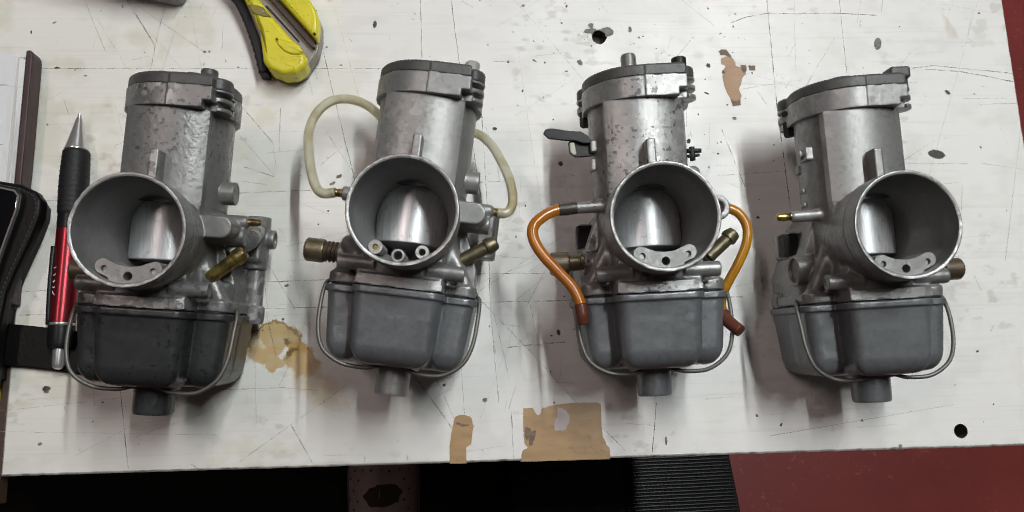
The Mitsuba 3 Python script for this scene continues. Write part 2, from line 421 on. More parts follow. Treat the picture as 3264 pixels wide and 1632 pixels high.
# ------------------------------------------------------------------ castings: signed distances on a grid, turned into meshes
class Grid:
    def __init__(self, lo, hi, h, seed=0):
        self.lo, self.h = np.array(lo, float), h
        self.n = np.ceil((np.array(hi) - self.lo) / h).astype(int) + 1
        self.d = np.full(self.n, 50.0, np.float32)

    def copy(self):
        g = object.__new__(Grid)
        g.lo, g.h, g.n, g.d = self.lo, self.h, self.n, self.d.copy()
        return g

    def op(self, fn, lo, hi, mode='+', k=0.8):
        m = k + 2 * self.h
        a = np.clip(np.floor((np.array(lo) - m - self.lo) / self.h).astype(int), 0, self.n)
        b = np.clip(np.ceil((np.array(hi) + m - self.lo) / self.h).astype(int) + 1, 0, self.n)
        if np.any(b <= a):
            return self
        X, Y, Z = np.meshgrid(*[(self.lo[i] + self.h * np.arange(a[i], b[i])).astype(np.float32) for i in range(3)], indexing='ij', sparse=True)
        v = fn(X, Y, Z)
        s = tuple(slice(p, q) for p, q in zip(a, b))
        d = self.d[s]
        sg_ = 1.0
        if mode == '-':
            d, sg_ = -d, -1.0
        t = np.clip(0.5 + 0.5 * (d - v) / k, 0, 1)
        self.d[s] = sg_ * (d * (1 - t) + v * t - k * t * (1 - t))
        return self

    def rough(self, amp, cell, seed):
        c = np.ceil(self.n * self.h / cell).astype(int) + 3
        nz = np.random.default_rng(seed).normal(size=c).astype(np.float32)
        self.d += amp * ndimage.zoom(nz, self.n / c, order=1)[:self.n[0], :self.n[1], :self.n[2]]
        return self

    def mesh(self):
        d = np.pad(self.d, 1, constant_values=50.0)
        s = d < 0
        N = np.array(d.shape)
        c = N - 1
        near = np.zeros(c, bool)
        cnt = np.zeros(c, np.uint8)
        for i, j, k in np.ndindex(2, 2, 2):
            cnt += s[i:i + c[0], j:j + c[1], k:k + c[2]]
        near = (cnt > 0) & (cnt < 8)
        cell = np.argwhere(near)
        ids = -np.ones(c, np.int64)
        ids[near] = np.arange(len(cell))
        acc, num = np.zeros((len(cell), 3)), np.zeros(len(cell))
        corners = list(np.ndindex(2, 2, 2))
        for a in corners:
            for ax in range(3):
                if a[ax]:
                    continue
                b = list(a)
                b[ax] = 1
                p, q = cell + a, cell + b
                da, db = d[p[:, 0], p[:, 1], p[:, 2]], d[q[:, 0], q[:, 1], q[:, 2]]
                m = (da < 0) != (db < 0)
                t = np.where(m, da / np.where(m, da - db, 1), 0)
                pt = np.tile(np.array(a, float), (len(cell), 1))
                pt[:, ax] = t
                acc[m] += pt[m]
                num[m] += 1
        v = (cell + acc / num[:, None] - 1) * self.h + self.lo
        F = []
        for ax in range(3):
            u, w = [(1, 2), (2, 0), (0, 1)][ax]
            sl = [slice(None)] * 3
            sl[ax] = slice(0, -1)
            s0 = s[tuple(sl)]
            sl[ax] = slice(1, None)
            s1 = s[tuple(sl)]
            e = np.argwhere(s0 != s1)
            e = e[(e[:, u] > 0) & (e[:, w] > 0)]
            inside = s0[e[:, 0], e[:, 1], e[:, 2]]
            q = []
            for du, dw in ((0, 0), (1, 0), (1, 1), (0, 1)):
                t = e.copy()
                t[:, u] -= du
                t[:, w] -= dw
                q.append(ids[t[:, 0], t[:, 1], t[:, 2]])
            q = np.stack(q, 1)
            q[~inside] = q[~inside][:, ::-1]
            F += [q[:, [0, 1, 2]], q[:, [0, 2, 3]]]
        m = trimesh.Trimesh(v, np.vstack(F), process=False)
        return m


def L2(*a):
    return np.sqrt(sum(x * x for x in a))


def f_cyl(ax, c, r, h0, h1, rnd=0.0):
    def fn(X, Y, Z):
        q = [X - c[0], Y - c[1], Z - c[2]]
        a = [X, Y, Z][ax]
        o = [q[i] for i in range(3) if i != ax]
        dr_, dh = L2(*o) - r + rnd, np.maximum(h0 - a, a - h1) + rnd
        return np.minimum(np.maximum(dr_, dh), 0) + L2(np.maximum(dr_, 0), np.maximum(dh, 0)) - rnd
    return fn


def f_box(lo, hi, rnd=0.0):
    c, h = (np.array(lo) + hi) / 2.0, (np.array(hi) - lo) / 2.0 - rnd
    def fn(X, Y, Z):
        q = [np.abs(X - c[0]) - h[0], np.abs(Y - c[1]) - h[1], np.abs(Z - c[2]) - h[2]]
        return np.minimum(np.maximum(np.maximum(q[0], q[1]), q[2]), 0) + L2(*[np.maximum(v, 0) for v in q]) - rnd
    return fn


def f_cap(a, b, ra, rb=None):
    a, b = np.array(a, float), np.array(b, float)
    rb = ra if rb is None else rb
    ab = b - a
    def fn(X, Y, Z):
        t = np.clip(((X - a[0]) * ab[0] + (Y - a[1]) * ab[1] + (Z - a[2]) * ab[2]) / (ab @ ab), 0, 1)
        return L2(X - a[0] - t * ab[0], Y - a[1] - t * ab[1], Z - a[2] - t * ab[2]) - (ra + (rb - ra) * t)
    return fn


def add_cyl(g, ax, c, r, h0, h1, mode='+', k=0.8, rnd=0.4):
    lo, hi = np.array(c, float) - r, np.array(c, float) + r
    lo[ax], hi[ax] = h0, h1
    return g.op(f_cyl(ax, c, r, h0, h1, rnd), lo, hi, mode, k)


def add_box(g, lo, hi, mode='+', k=0.8, rnd=0.4):
    return g.op(f_box(lo, hi, rnd), lo, hi, mode, k)


def add_cap(g, a, b, ra, rb=None, mode='+', k=0.8):
    m = max(ra, rb or ra)
    return g.op(f_cap(a, b, ra, rb), np.minimum(a, b) - m, np.maximum(a, b) + m, mode, k)


# ------------------------------------------------------------------ the lamps
ceiling_lamp('ceiling_lamp', 620, 250, 1750, 1900, 40, LAMP_R, 'long cool white ceiling tube above the right end of the bench')
ceiling_lamp('ceiling_lamp_001', -800, 200, 900, 1900, 40, LAMP_L, 'long dim pinkish ceiling tube above the left end of the bench')

# ------------------------------------------------------------------ floor and bench
def sheet(x0, x1, y0, y1, z):
    return trimesh.Trimesh([[x0, y0, z], [x1, y0, z], [x1, y1, z], [x0, y1, z]], [[0, 1, 2], [0, 2, 3]], process=False)


FZ = -TOP * 1e3
place('floor', sheet(-4000, 4000, -3000, 4000, FZ), 'floor_red', smooth=False, kind='structure')
rng = np.random.default_rng(5)


def rough_line(a, b, n, amp, seed):
    r = np.random.default_rng(seed)
    t = np.linspace(0, 1, n)
    p = np.outer(1 - t, a) + np.outer(t, b)
    d = np.array(b, float) - a
    nrm = np.array([d[1], -d[0]]) / np.linalg.norm(d)
    off = ndimage.gaussian_filter1d(r.normal(size=n), 1.0) * amp
    off[0] = off[-1] = 0
    return p + off[:, None] * nrm


front = rough_line((-240.2, -26.1), (334.1, -26.1), 700, 0.16, 1)
right = rough_line((334.1, -26.1), (334.1, 700), 500, 0.16, 2)
outline = np.vstack([front[:-1], right, [(-900, 700), (-900, 82), (-240.5, 82)]])
top = sg.Polygon(outline)
hole_a = sg.Point(271.9, -17.3).buffer(3.9, 24)
rr = np.random.default_rng(3)
th = np.linspace(0, 2 * np.pi, 26, endpoint=False)
hole_b = sg.Polygon(np.column_stack([81.3 + (4.4 + 0.25 * rr.normal(size=26)) * np.cos(th), 216.6 + (4.2 + 0.25 * rr.normal(size=26)) * np.sin(th)]))


def flat_poly(poly, z):
    ms = []
    for g in getattr(poly, 'geoms', [poly]):
        if g.geom_type != 'Polygon' or g.area < 1e-3:
            continue
        v, f = trimesh.creation.triangulate_polygon(g, engine='earcut')
        v = np.asarray(v)
        ar = np.cross(v[f[:, 1]] - v[f[:, 0]], v[f[:, 2]] - v[f[:, 0]])
        f = np.array(f)
        f[ar < 0] = f[ar < 0][:, ::-1]
        ms.append(trimesh.Trimesh(np.column_stack([v, np.full(len(v), z)]), f, process=False))
    return cat(*ms)


def walls(poly, z0, z1, inset0=0.0):
    ms = []
    for g in getattr(poly, 'geoms', [poly]):
        g = shapely.geometry.polygon.orient(g, 1.0)
        for ring in [g.exterior] + list(g.interiors):
            p = np.array(ring.coords)[:-1]
            n = len(p)
            v = np.vstack([np.column_stack([p, np.full(n, z0)]), np.column_stack([p, np.full(n, z1)])])
            i = np.arange(n)
            j = (i + 1) % n
            ms.append(trimesh.Trimesh(v, np.vstack([np.column_stack([i, j, n + j]), np.column_stack([i, n + j, n + i])]), process=False))
    return cat(*ms)


labels['workbench'] = {'label': 'scratched white painted workbench top under the carburettors', 'category': 'workbench'}
full = top.difference(hole_a).difference(hole_b)
inner = full.intersection(top.buffer(-1.0, join_style=2))
place('top', flat_poly(inner, 0.0), 'bench_paint', 'workbench', smooth=False)
# worn bevel along the edge, then the edge itself, the underside
ov, iv = np.array(top.exterior.coords)[:-1], None
bev = []
ob = top.buffer(-1.0, join_style=2)
edge_ring = top.difference(ob)
def bevel(poly_out, drop, width):
    n = 2600
    L = poly_out.exterior.length
    P = np.array([poly_out.exterior.interpolate(i / n, normalized=True).coords[0] for i in range(n)])
    tg = np.roll(P, -1, 0) - np.roll(P, 1, 0)
    nr = np.stack([tg[:, 1], -tg[:, 0]], 1) / (np.linalg.norm(tg, axis=1, keepdims=True) + 1e-9)
    if not poly_out.exterior.is_ccw:
        nr = -nr
    lay = [(-18.0, 0.0), (-drop, 0.0), (-0.25, width * 0.6), (0.06, width * 1.1)]
    v = np.vstack([np.column_stack([P - nr * o, np.full(n, z)]) for z, o in lay])
    i = np.arange(n)
    j = (i + 1) % n
    f = []
    for k in range(len(lay) - 1):
        f += [np.column_stack([k * n + i, k * n + j, (k + 1) * n + j]), np.column_stack([k * n + i, (k + 1) * n + j, (k + 1) * n + i])]
    return trimesh.Trimesh(v, np.vstack(f), process=False)


place('edge', bevel(top, 1.0, 1.0), 'bench_edge', 'workbench', smooth=False)
place('underside', flat_poly(full, -18.0), 'bench_core', 'workbench', smooth=False)
wa = walls(hole_a, -18.0, 0.0)
wa.invert()
wb = walls(hole_b, -18.0, 0.0)
wb.invert()
place('drilled_hole', wa, 'bench_core', 'workbench', smooth=False, label='round drilled hole near the front right corner')
wb = cat(wb, flat_poly(hole_b, -7.0))
place('knot_hole', wb, 'chip_dark', 'workbench', smooth=False, label='broken out knot hole with a chipped rim')
for x0, y0 in ((-150, 40), (270, 40), (270, 620), (-150, 620)):
    b = trimesh.creation.box([60, 60, TOP * 1e3 - 20])
    b.apply_translation([x0 + (30 if x0 < 0 else -30), y0 + 30, -18 - (TOP * 1e3 - 20) / 2])
    place('leg', b, 'dark_wood', 'workbench', smooth=False)


def wobble(pts, amp, seed, dens=1.2):
    ring = sg.LinearRing(pts)
    n = max(14, int(ring.length * dens))
    r = np.random.default_rng(seed)
    P = np.array([ring.interpolate(i / n, normalized=True).coords[0] for i in range(n)])
    P += ndimage.gaussian_filter1d(r.normal(size=P.shape), 0.8, axis=0, mode='wrap') * amp
    return sg.Polygon(P).buffer(0)


LINES=[
([(-240.9, 197.5),(-44.3, 196.9)],0.25,0.55),
([(-230.9, 120.0),(-66.8, 125.0),(7.8, 128.0),(28.7, 128.9)],0.22,0.6),
([(146.9, 130.5),(255.3, 137.3),(297.2, 136.2)],0.2,0.35),
([(-238.1, 57.2),(-113.4, 58.0),(8.3, 59.3),(155.3, 59.7)],0.3,0.65),
([(-239.2, 69.7),(-222.4, 70.3),(7.9, 75.3),(43.7, 75.0)],0.3,0.65),
([(-83.4, 222.2),(-74.7, 183.3),(-60.7, 127.1)],0.28,0.6),
([(-77.8, 158.7),(-59.8, 130.8)],0.25,0.4),
([(-24.1, 240.3),(-23.4, 203.5)],0.25,0.6),
([(-6.0, 240.3),(-1.7, 200.2),(9.9, 115.9)],0.3,0.6),
([(10.6, 173.0),(12.8, 114.2),(13.5, 52.9),(16.9, 4.4)],0.28,0.55),
([(185.2, 241.0),(185.2, 174.5),(187.6, 109.8)],0.4,0.75),
([(230.4, 241.1),(229.9, 193.4)],0.28,0.55),
([(202.3, 241.1),(198.3, 192.3)],0.2,0.2),
([(161.5, 225.9),(171.8, 229.8),(185.0, 232.3),(228.6, 232.4),(252.4, 231.0)],0.35,0.6),
([(263.1, 195.7),(284.2, 198.3),(333.7, 193.1)],0.3,0.6),
([(279.0, 196.1),(300.3, 194.4),(318.9, 190.8),(332.8, 187.7)],0.4,0.7),
([(299.9, 177.0),(333.3, 177.4)],0.18,0.35),
([(309.1, 173.3),(333.7, 174.0)],0.25,0.5),
([(-193.3, 239.7),(-176.5, 212.2)],0.35,0.65),
([(-192.1, 239.7),(-186.7, 231.9)],0.3,0.5),
([(-171.8, 234.8),(-175.1, 216.3),(-177.5, 196.6)],0.25,0.5),
([(-122.8, 138.3),(-106.2, 132.5)],0.3,0.7),
([(-124.8, 173.1),(-107.5, 152.4)],0.3,0.55),
([(-104.0, 173.0),(-103.7, 147.7)],0.2,0.5),
([(-183.8, 23.4),(-176.1, -23.9)],0.28,0.5),
([(-93.3, -3.9),(-81.9, -23.7)],0.28,0.5),
([(-120.0, -22.6),(-93.3, -3.9),(-62.9, 17.2)],0.18,0.4),
([(-27.8, 19.6),(-8.3, -8.3)],0.3,0.6),
([(-17.1, 19.3),(-6.7, -4.2)],0.22,0.45),
([(-3.1, 27.6),(-1.8, -1.2)],0.2,0.45),
([(-131.8, 15.1),(-98.5, 15.6),(-79.6, 13.5)],0.22,0.5),
([(-242.2, -3.4),(-130.8, -8.3)],0.16,0.25),
([(-243.2, 7.1),(-183.0, 12.0)],0.16,0.3),
([(102.7, 2.2),(98.9, -24.1)],0.45,0.75),
([(23.5, -1.7),(23.9, -11.5),(24.1, -24.2)],0.3,0.65),
([(71.0, -8.6),(84.3, -22.5)],0.2,0.45),
([(9.0, 59.5),(34.7, 31.8),(59.4, 3.0)],0.22,0.5),
([(22.4, 34.3),(36.5, 35.5),(54.4, 36.5)],0.32,0.65),
([(7.9, 65.9),(54.0, 95.5)],0.2,0.35),
([(8.5, 70.5),(38.0, 81.5)],0.2,0.3),
([(151.1, 158.5),(161.9, 123.8)],0.28,0.55),
([(174.3, 182.4),(179.2, 173.7)],0.25,0.4),
([(46.7, 240.5),(16.3, 220.3)],0.12,0.12),
([(31.7, 240.5),(70.9, 189.6)],0.14,0.3),
([(29.7, 167.5),(67.3, 191.6)],0.14,0.25),
([(-114.6, 93.6),(-92.9, 57.6)],0.22,0.5),
([(-107.9, 55.3),(-102.6, 33.2)],0.3,0.6),
([(-112.6, 95.4),(-107.1, 54.8)],0.25,0.55),
([(-90.0, 55.0),(-86.8, 48.9)],0.2,0.4),
([(-205.4, 197.1),(-163.7, 199.8)],0.12,0.2),
([(-209.3, 227.9),(-191.6, 198.9)],0.14,0.25),
([(-75.6, 240.1),(-58.5, 175.6)],0.14,0.2),
([(-144.1, -22.8),(-140.0, -25.3)],0.3,0.5),
([(-55.0, -21.4),(-54.5, -24.2)],0.3,0.5),
([(-32.6, -21.3),(-32.0, -24.2)],0.3,0.6),
([(224.8, 216.4),(202.1, 182.3)],0.35,0.22),
([(32.7, 210.4),(44.1, 105.8)],0.12,0.2),
([(80.7, 240.6),(95.9, 222.4)],0.12,0.2),
([(35.4, 56.9),(39.9, 33.4)],0.18,0.35),
([(32.3, 131.7),(30.7, 106.0)],0.12,0.2),
([(13.8, 59.0),(23.1, 16.8)],0.16,0.35),
]
BLOBS=[
(-50.8,224.6,1.17,2.33,10,0.8),(100.2,221.4,1.17,2.00,0,0.6),(69.3,200.5,1.50,2.00,-30,0.55),(146.0,198.5,1.33,1.33,0,0.8),(251.1,212.4,2.33,4.00,10,0.55),(278.8,142.3,5.00,2.67,8,0.75),(290.7,181.0,1.17,1.83,-40,0.7),(18.1,159.8,1.50,1.00,0,0.85),(55.5,138.6,1.33,1.33,0,0.85),(-220.6,17.8,2.33,1.50,-15,0.85),(-220.5,16.3,1.33,0.67,0,0.4),(-12.4,14.7,0.83,0.83,0,0.85),(9.3,6.3,1.33,1.17,0,0.55),(106.8,-17.9,0.83,2.33,0,0.55),(157.8,-6.0,0.83,0.83,0,0.5),(216.4,-10.0,0.83,0.67,0,0.6),(236.6,-24.6,1.17,1.33,0,0.6),(-70.2,132.2,1.83,1.00,-30,0.6),(-73.8,128.2,1.83,0.83,-25,0.5),(-229.4,197.7,1.50,0.67,0,0.7),(-213.3,192.9,1.00,0.50,0,0.6),(-231.8,164.0,0.67,0.67,0,0.5),(-245.3,219.5,0.50,1.00,0,0.7),(-232.9,225.5,1.33,0.50,-25,0.5),(-195.6,235.6,0.33,1.17,-20,0.7),(-221.5,-10.3,1.17,0.83,0,0.4),(36.8,236.8,1.00,0.83,0,0.5),(62.7,236.5,0.67,0.83,0,0.8),(42.3,214.0,0.50,0.33,0,0.8),(42.5,201.7,1.50,0.50,25,0.7),(60.9,195.0,1.00,0.50,10,0.6),(164.8,231.7,0.83,0.50,0,0.8),(163.0,223.5,0.67,0.67,-20,0.6),(159.1,165.3,1.33,1.00,0,0.6),(143.8,181.0,1.67,0.50,25,0.7),(137.8,167.9,0.67,0.50,-60,0.85),(34.9,182.9,0.67,0.83,0,0.75),(46.9,179.0,0.33,0.33,0,0.9),(76.5,211.0,0.50,0.50,0,0.8),(76.5,210.8,0.33,0.33,0,0.8),(105.4,216.4,0.67,0.67,0,0.6),(107.9,217.2,0.42,0.42,0,0.8),(69.1,218.0,0.33,0.33,0,0.7),(130.9,151.6,1.17,1.50,30,0.8),(134.8,146.2,1.00,0.67,0,0.85),(137.3,145.6,0.83,0.67,0,0.75),(147.6,143.8,0.83,0.50,0,0.7),(168.1,105.4,1.00,0.83,0,0.8),(-136.1,171.3,0.83,1.00,0,0.2),(-149.3,193.1,0.83,0.50,0,0.5),(-128.4,197.9,0.67,0.50,0,0.6),(-145.0,207.5,0.67,0.67,0,0.5),(-70.1,199.1,0.83,0.50,0,0.45),(-78.5,210.4,0.67,0.67,0,0.5),(-147.7,207.5,1.00,0.83,0,0.45),(-135.6,201.7,0.33,0.83,-10,0.5),(-147.9,199.8,0.33,0.67,-20,0.5),(50.6,41.8,1.00,1.67,-10,0.7),(46.7,40.1,0.67,0.50,0,0.85),(45.5,20.5,0.50,0.50,0,0.8),(34.5,113.8,0.67,0.50,-60,0.7),(12.7,46.0,0.50,0.50,0,0.6),(28.7,96.0,0.83,0.50,-60,0.6),(-97.6,70.6,1.33,0.83,-25,0.5),(-81.2,104.7,0.50,0.50,0,0.7),(317.5,232.6,1.00,0.67,0,0.5),(306.3,146.4,0.67,0.83,0,0.35),(307.1,179.9,0.50,0.50,0,0.2),(266.1,223.6,0.50,0.50,0,0.4),(-175.7,24.9,0.83,1.33,0,0.25),]

dark, mid, faint = [], [], []
for i, (pts, w, k) in enumerate(LINES):
    r = np.random.default_rng(100 + i)
    p = np.array(pts)
    seg = np.linalg.norm(np.diff(p, axis=0), axis=1)
    s = np.concatenate([[0], np.cumsum(seg)])
    n = max(4, int(s[-1] / 2.2))
    q = np.column_stack([np.interp(np.linspace(0, s[-1], n), s, p[:, c]) for c in (0, 1)])
    q += ndimage.gaussian_filter1d(r.normal(size=q.shape), 1.2, axis=0) * 0.10
    tg = np.gradient(q, axis=0)
    nr = np.stack([-tg[:, 1], tg[:, 0]], 1) / np.linalg.norm(tg, axis=1, keepdims=True)
    ww = (w * 1.0) * np.clip(0.75 + 0.5 * r.normal(size=n), 0.25, 1.5)[:, None] * 0.5
    v = np.column_stack([np.vstack([q + nr * ww, q - nr * ww]), np.full(2 * n, 0.05 + 0.0015 * i)])
    f, tone = {0: [], 1: [], 2: []}, 0.5
    for j in range(n - 1):
        tone = 0.75 * tone + 0.25 * r.random()
        c = k + 0.05 + (tone - 0.5) * 0.5
        if c < 0.12:
            continue
        f[0 if c > 0.56 else 1 if c > 0.33 else 2] += [[n + j, n + j + 1, j + 1], [n + j, j + 1, j]]
    for t, bucket in ((0, dark), (1, mid), (2, faint)):
        if f[t]:
            bucket.append(trimesh.Trimesh(v, f[t], process=False))
place('scratch', cat(*dark), 'line_dark', 'workbench', smooth=False, kind='stuff', label='dark scribed lines and knife cuts across the white paint')
# hairline scratches and specks all over
rs = np.random.default_rng(77)
for i in range(260):
    x, y, a = rs.uniform(-240, 330), rs.uniform(-24, 242), rs.choice([rs.normal(0.0, 0.15), rs.normal(1.45, 0.3), rs.uniform(0, 3.1)])
    ln, w = (rs.gamma(1.6, 8), rs.uniform(0.06, 0.14)) if i % 6 else (rs.gamma(2.5, 22), rs.uniform(0.07, 0.13))
    if math.hypot(x - 272, y + 17) < 45 or math.hypot(x - 81, y - 216.6) < 40:
        continue
    d, nn = np.array([math.cos(a), math.sin(a)]), np.array([-math.sin(a), math.cos(a)])
    p = np.array([x, y])
    e = np.clip(p + d * ln, (-239, -25), (333, 260))
    v = np.column_stack([np.vstack([p + nn * w, e + nn * w * 0.4, e - nn * w * 0.4, p - nn * w]), np.full(4, 0.13 + 0.0002 * i)])
    (mid if rs.random() < 0.30 else faint).append(trimesh.Trimesh(v, [[0, 2, 1], [0, 3, 2]], process=False))
place('scratch', cat(*mid), 'line_mid', 'workbench', smooth=False, kind='stuff', label='grey worn stretches of the scribed lines')
place('scratch', cat(*faint), 'line_faint', 'workbench', smooth=False, kind='stuff', label='fine faint hairline scratches in the paint')
sp = []
for i in range(330):
    x, y = rs.uniform(-238, 332), rs.uniform(-24, 242)
    if rs.random() < 0.35:
        x, y = rs.normal(110, 70), rs.normal(190, 40)
    if not (-238 < x < 332 and -24 < y < 330) or math.hypot(x - 272, y + 17) < 6 or math.hypot(x - 81, y - 216.6) < 6:
        continue
    r0 = rs.gamma(1.8, 0.13) + 0.10
    t = np.linspace(0, 2 * np.pi, 7, endpoint=False)
    e, a = rs.uniform(0.45, 1.0), rs.uniform(0, 3.1)
    u, v = r0 * np.cos(t) * (1 + 0.2 * rs.normal(size=7)), r0 * e * np.sin(t) * (1 + 0.2 * rs.normal(size=7))
    P = np.column_stack([x + u * math.cos(a) - v * math.sin(a), y + u * math.sin(a) + v * math.cos(a), np.full(7, 0.17)])
    sp.append(trimesh.Trimesh(np.vstack([P, [[x, y, 0.17]]]), [[7, j, (j + 1) % 7] for j in range(7)], process=False))
place('dark_speck', cat(*sp), 'chip_dark', 'workbench', smooth=False, kind='stuff', label='small dark specks and nicks scattered over the paint')
small = {'chip_dark': [], 'chip_mid': []}
for i, (x, y, ru, rv, a, k) in enumerate(BLOBS):
    t = np.linspace(0, 2 * np.pi, 14, endpoint=False)
    a = -math.radians(a)
    P = np.column_stack([ru * np.cos(t), rv * np.sin(t)]) @ np.array([[math.cos(a), math.sin(a)], [-math.sin(a), math.cos(a)]]) + [x, y]
    pl = wobble(P, 0.16 * min(ru, rv, 1.6), 300 + i, 2.0)
    m = flat_poly(pl, 0.20)
    if max(ru, rv) > 1.9 and k > 0.5:
        place('paint_chip', m, 'chip_dark' if k > 0.6 else 'chip_mid', 'workbench', smooth=False)
    else:
        small['chip_dark' if k > 0.6 else 'chip_mid'].append(m)
place('small_chip', cat(*small['chip_dark']), 'chip_dark', 'workbench', smooth=False, kind='stuff')
place('small_chip', cat(*small['chip_mid']), 'chip_mid', 'workbench', smooth=False, kind='stuff')
chip = wobble([(71.9, 219.5), (73.5, 221.5), (76.5, 221.8), (75.0, 224.3), (76.2, 225.6), (78.6, 225.2), (77.9, 222.4), (81.0, 221.3), (84.5, 222.6), (87.5, 222.9), (89.9, 221.2), (90.2, 218.6), (88.6, 217.6), (84.5, 216.5), (78.5, 217.5), (76.6, 219.0), (73.6, 219.0)], 0.15, 9, 2).difference(hole_b)
place('paint_chip', flat_poly(chip, 0.20), 'chip_mid', 'workbench', smooth=False, label='flaked paint round the knot hole')
# bare patch of board where the paint has come off
patch = wobble([(153.9, 202.7), (156.5, 204.3), (159.0, 204.3), (161.0, 203.2), (162.6, 200.2), (162.5, 198.6), (165.0, 197.4), (167.0, 198.6), (168.5, 197.0), (168.3, 193.5), (165.3, 189.4), (164.6, 186.0), (163.2, 183.4), (164.4, 180.5), (163.6, 175.0), (160.5, 174.3), (158.2, 174.8), (157.6, 178.0), (155.9, 180.6), (154.6, 186.0), (153.9, 191.8), (155.2, 193.5), (154.4, 195.2), (156.3, 198.0), (153.4, 200.0)], 0.22, 10, 2)
place('bare_patch', flat_poly(patch, 0.24), 'bare_board', 'workbench', smooth=False, label='bare pinkish brown patch where the paint has flaked off')
for i, q in enumerate(([(153.0, 207.5), (155.0, 209.0), (157.5, 208.6), (160.0, 205.0), (160.5, 203.0), (156.5, 205.2), (153.5, 205.3)], [(170.3, 198.6), (174.3, 198.2), (174.0, 195.0), (170.4, 195.4)], [(165.5, 199.0), (168.6, 198.8), (169.0, 195.5), (167.0, 193.5), (165.8, 195.2)], [(157.6, 178.0), (160.0, 175.9), (163.8, 177.0), (163.5, 173.4), (158.6, 172.9)], [(153.8, 195.3), (156.0, 194.6), (155.6, 193.0), (153.9, 193.3)], [(171.5, 194.0), (172.8, 194.0), (172.3, 192.9)])):
    place('bare_patch', flat_poly(wobble(q, 0.2, 40 + i, 2), 0.27), 'bare_board_dark', 'workbench', smooth=False)


# ------------------------------------------------------------------ brown tape folded over the front edge
def tape(name, pts, label, seed):
    labels[name] = {'label': label, 'category': 'tape'}
    pl = wobble(pts, 0.14, seed, 1.6).intersection(sg.box(-400, -26.35, 400, 400))
    xs = np.array([c[0] for c in pl.exterior.coords if c[1] < -26.0])
    m = slab(pl, 0.26, 0.55, 0.08, 0.5)
    place('sheet', m, 'tape_material', name, smooth=False)
    b = trimesh.creation.box([xs.max() - xs.min(), 0.2, 7])
    b.apply_translation([(xs.max() + xs.min()) / 2, -26.5, -3.25])
    place('folded_edge', b, 'tape_material', name, smooth=False)


tape('brown_tape', [(30.0, 1.3), (35.2, 1.5), (36.3, -1.2), (37.6, -2.6), (39.3, -1.9), (40.3, 1.3), (46.2, 2.6), (56.1, 3.5), (64.6, 3.6), (70.7, 3.5), (72.2, 2.4), (71.9, -8.7), (72.5, -14.7), (73.9, -17.0), (74.1, -19.0), (75.7, -20.4), (76.0, -24.6), (75.7, -27.5), (27.6, -27.5), (28.3, -23.0), (29.5, -20.2), (32.1, -19.7), (30.2, -17.4), (29.7, -13.2), (29.7, -7.6)],
     'wide piece of brown tape folded over the front edge of the bench', 21)
tape('brown_tape_001', [(-6.6, -2.1), (-4.6, -1.3), (-1.8, -1.2), (1.4, -2.2), (2.5, -4.4), (2.8, -7.6), (2.2, -13.0), (1.6, -16.9), (-1.0, -17.9), (-1.1, -27.5), (-9.9, -27.5), (-9.8, -17.6), (-8.7, -10.4), (-7.8, -6.0)],
     'narrow strip of brown tape at the front edge of the bench', 22)
place('paper_scrap', flat_poly(wobble([(48.5, 1.8), (53.0, -0.3), (54.8, -3.2), (54.5, -6.6), (52.3, -10.7), (46.5, -10.9), (46.4, -6.9), (48.1, -3.8)], 0.12, 23, 2), 0.60), 'pink_paper', 'brown_tape', smooth=False, label='torn pinkish paper scrap stuck on the tape')
for i, q in enumerate(([(30.6, -8.5), (33.6, -9.5), (33.4, -12.5), (31.6, -16.0), (30.4, -14.0)], [(33.3, -11.0), (36.4, -10.4), (36.2, -12.6), (34.4, -18.0), (32.6, -18.6), (32.4, -15.5)])):
    place('torn_spot', flat_poly(wobble(q, 0.15, 60 + i, 2), 0.59), 'bare_board_dark', 'brown_tape', smooth=False)
place('torn_spot', flat_poly(wobble([(-6.3, -6.0), (-3.0, -7.6), (0.5, -7.2), (0.6, -6.3), (-2.6, -6.2), (-5.8, -4.8)], 0.12, 63, 2), 0.59), 'bare_board_dark', 'brown_tape_001', smooth=False)

# ------------------------------------------------------------------ carburettors
# local axes: x to the right, y along the slide barrel towards the cap, z along the bore towards its open mouth


def barrel2(X, Z, g=0.0):
    """Section of the barrel: round behind, broad arched front between two edges."""
    pad = np.maximum(np.maximum(L2(X, Z + 19.3) - (44.0 + g), np.abs(X) - (19.4 + g)), -Z)
    return np.minimum(L2(X, Z) - (24.6 + g), pad)


def smin(a, b, k):
    t = np.clip(0.5 + 0.5 * (a - b) / k, 0, 1)
    return a * (1 - t) + b * t - k * t * (1 - t)


def bowl2(X, Z, s=0.0):
    def rb(cx, cz, hx, hz, r):
        qx, qz = np.abs(X - cx) - hx + r, np.abs(Z - cz) - hz + r
        return np.minimum(np.maximum(qx, qz), 0) + L2(np.maximum(qx, 0), np.maximum(qz, 0)) - r
    d = smin(rb(0, -11, 33.5, 23, 9), rb(0, -19, 36.2, 15, 6), 1.0)
    d = smin(d, rb(26.5, 1, 9.2, 15.4, 6.0), 1.0)
    d = smin(d, rb(-26.5, 1, 9.2, 15.4, 6.0), 1.0)
    d = smin(d, rb(0, 12, 20.5, 19.5, 5.5), 0.9)
    return d - s


H = 0.55
def bell_r(Z):
    t = np.clip((Z - 19.2) / 23.0, 0, 1)
    return 18.5 + 4.5 * t ** 1.2 + 0.25 * np.clip(Z - 51.4, 0, 2)


base = Grid((-47, -36, -44.5), (47, 64.5, 54.5), H)
base.op(lambda X, Y, Z: np.maximum(barrel2(X, Z, -0.45), np.maximum(-24 - Y, Y - 62.8)), (-27, -24, -26), (27, 63, 27), '+', 0.5)
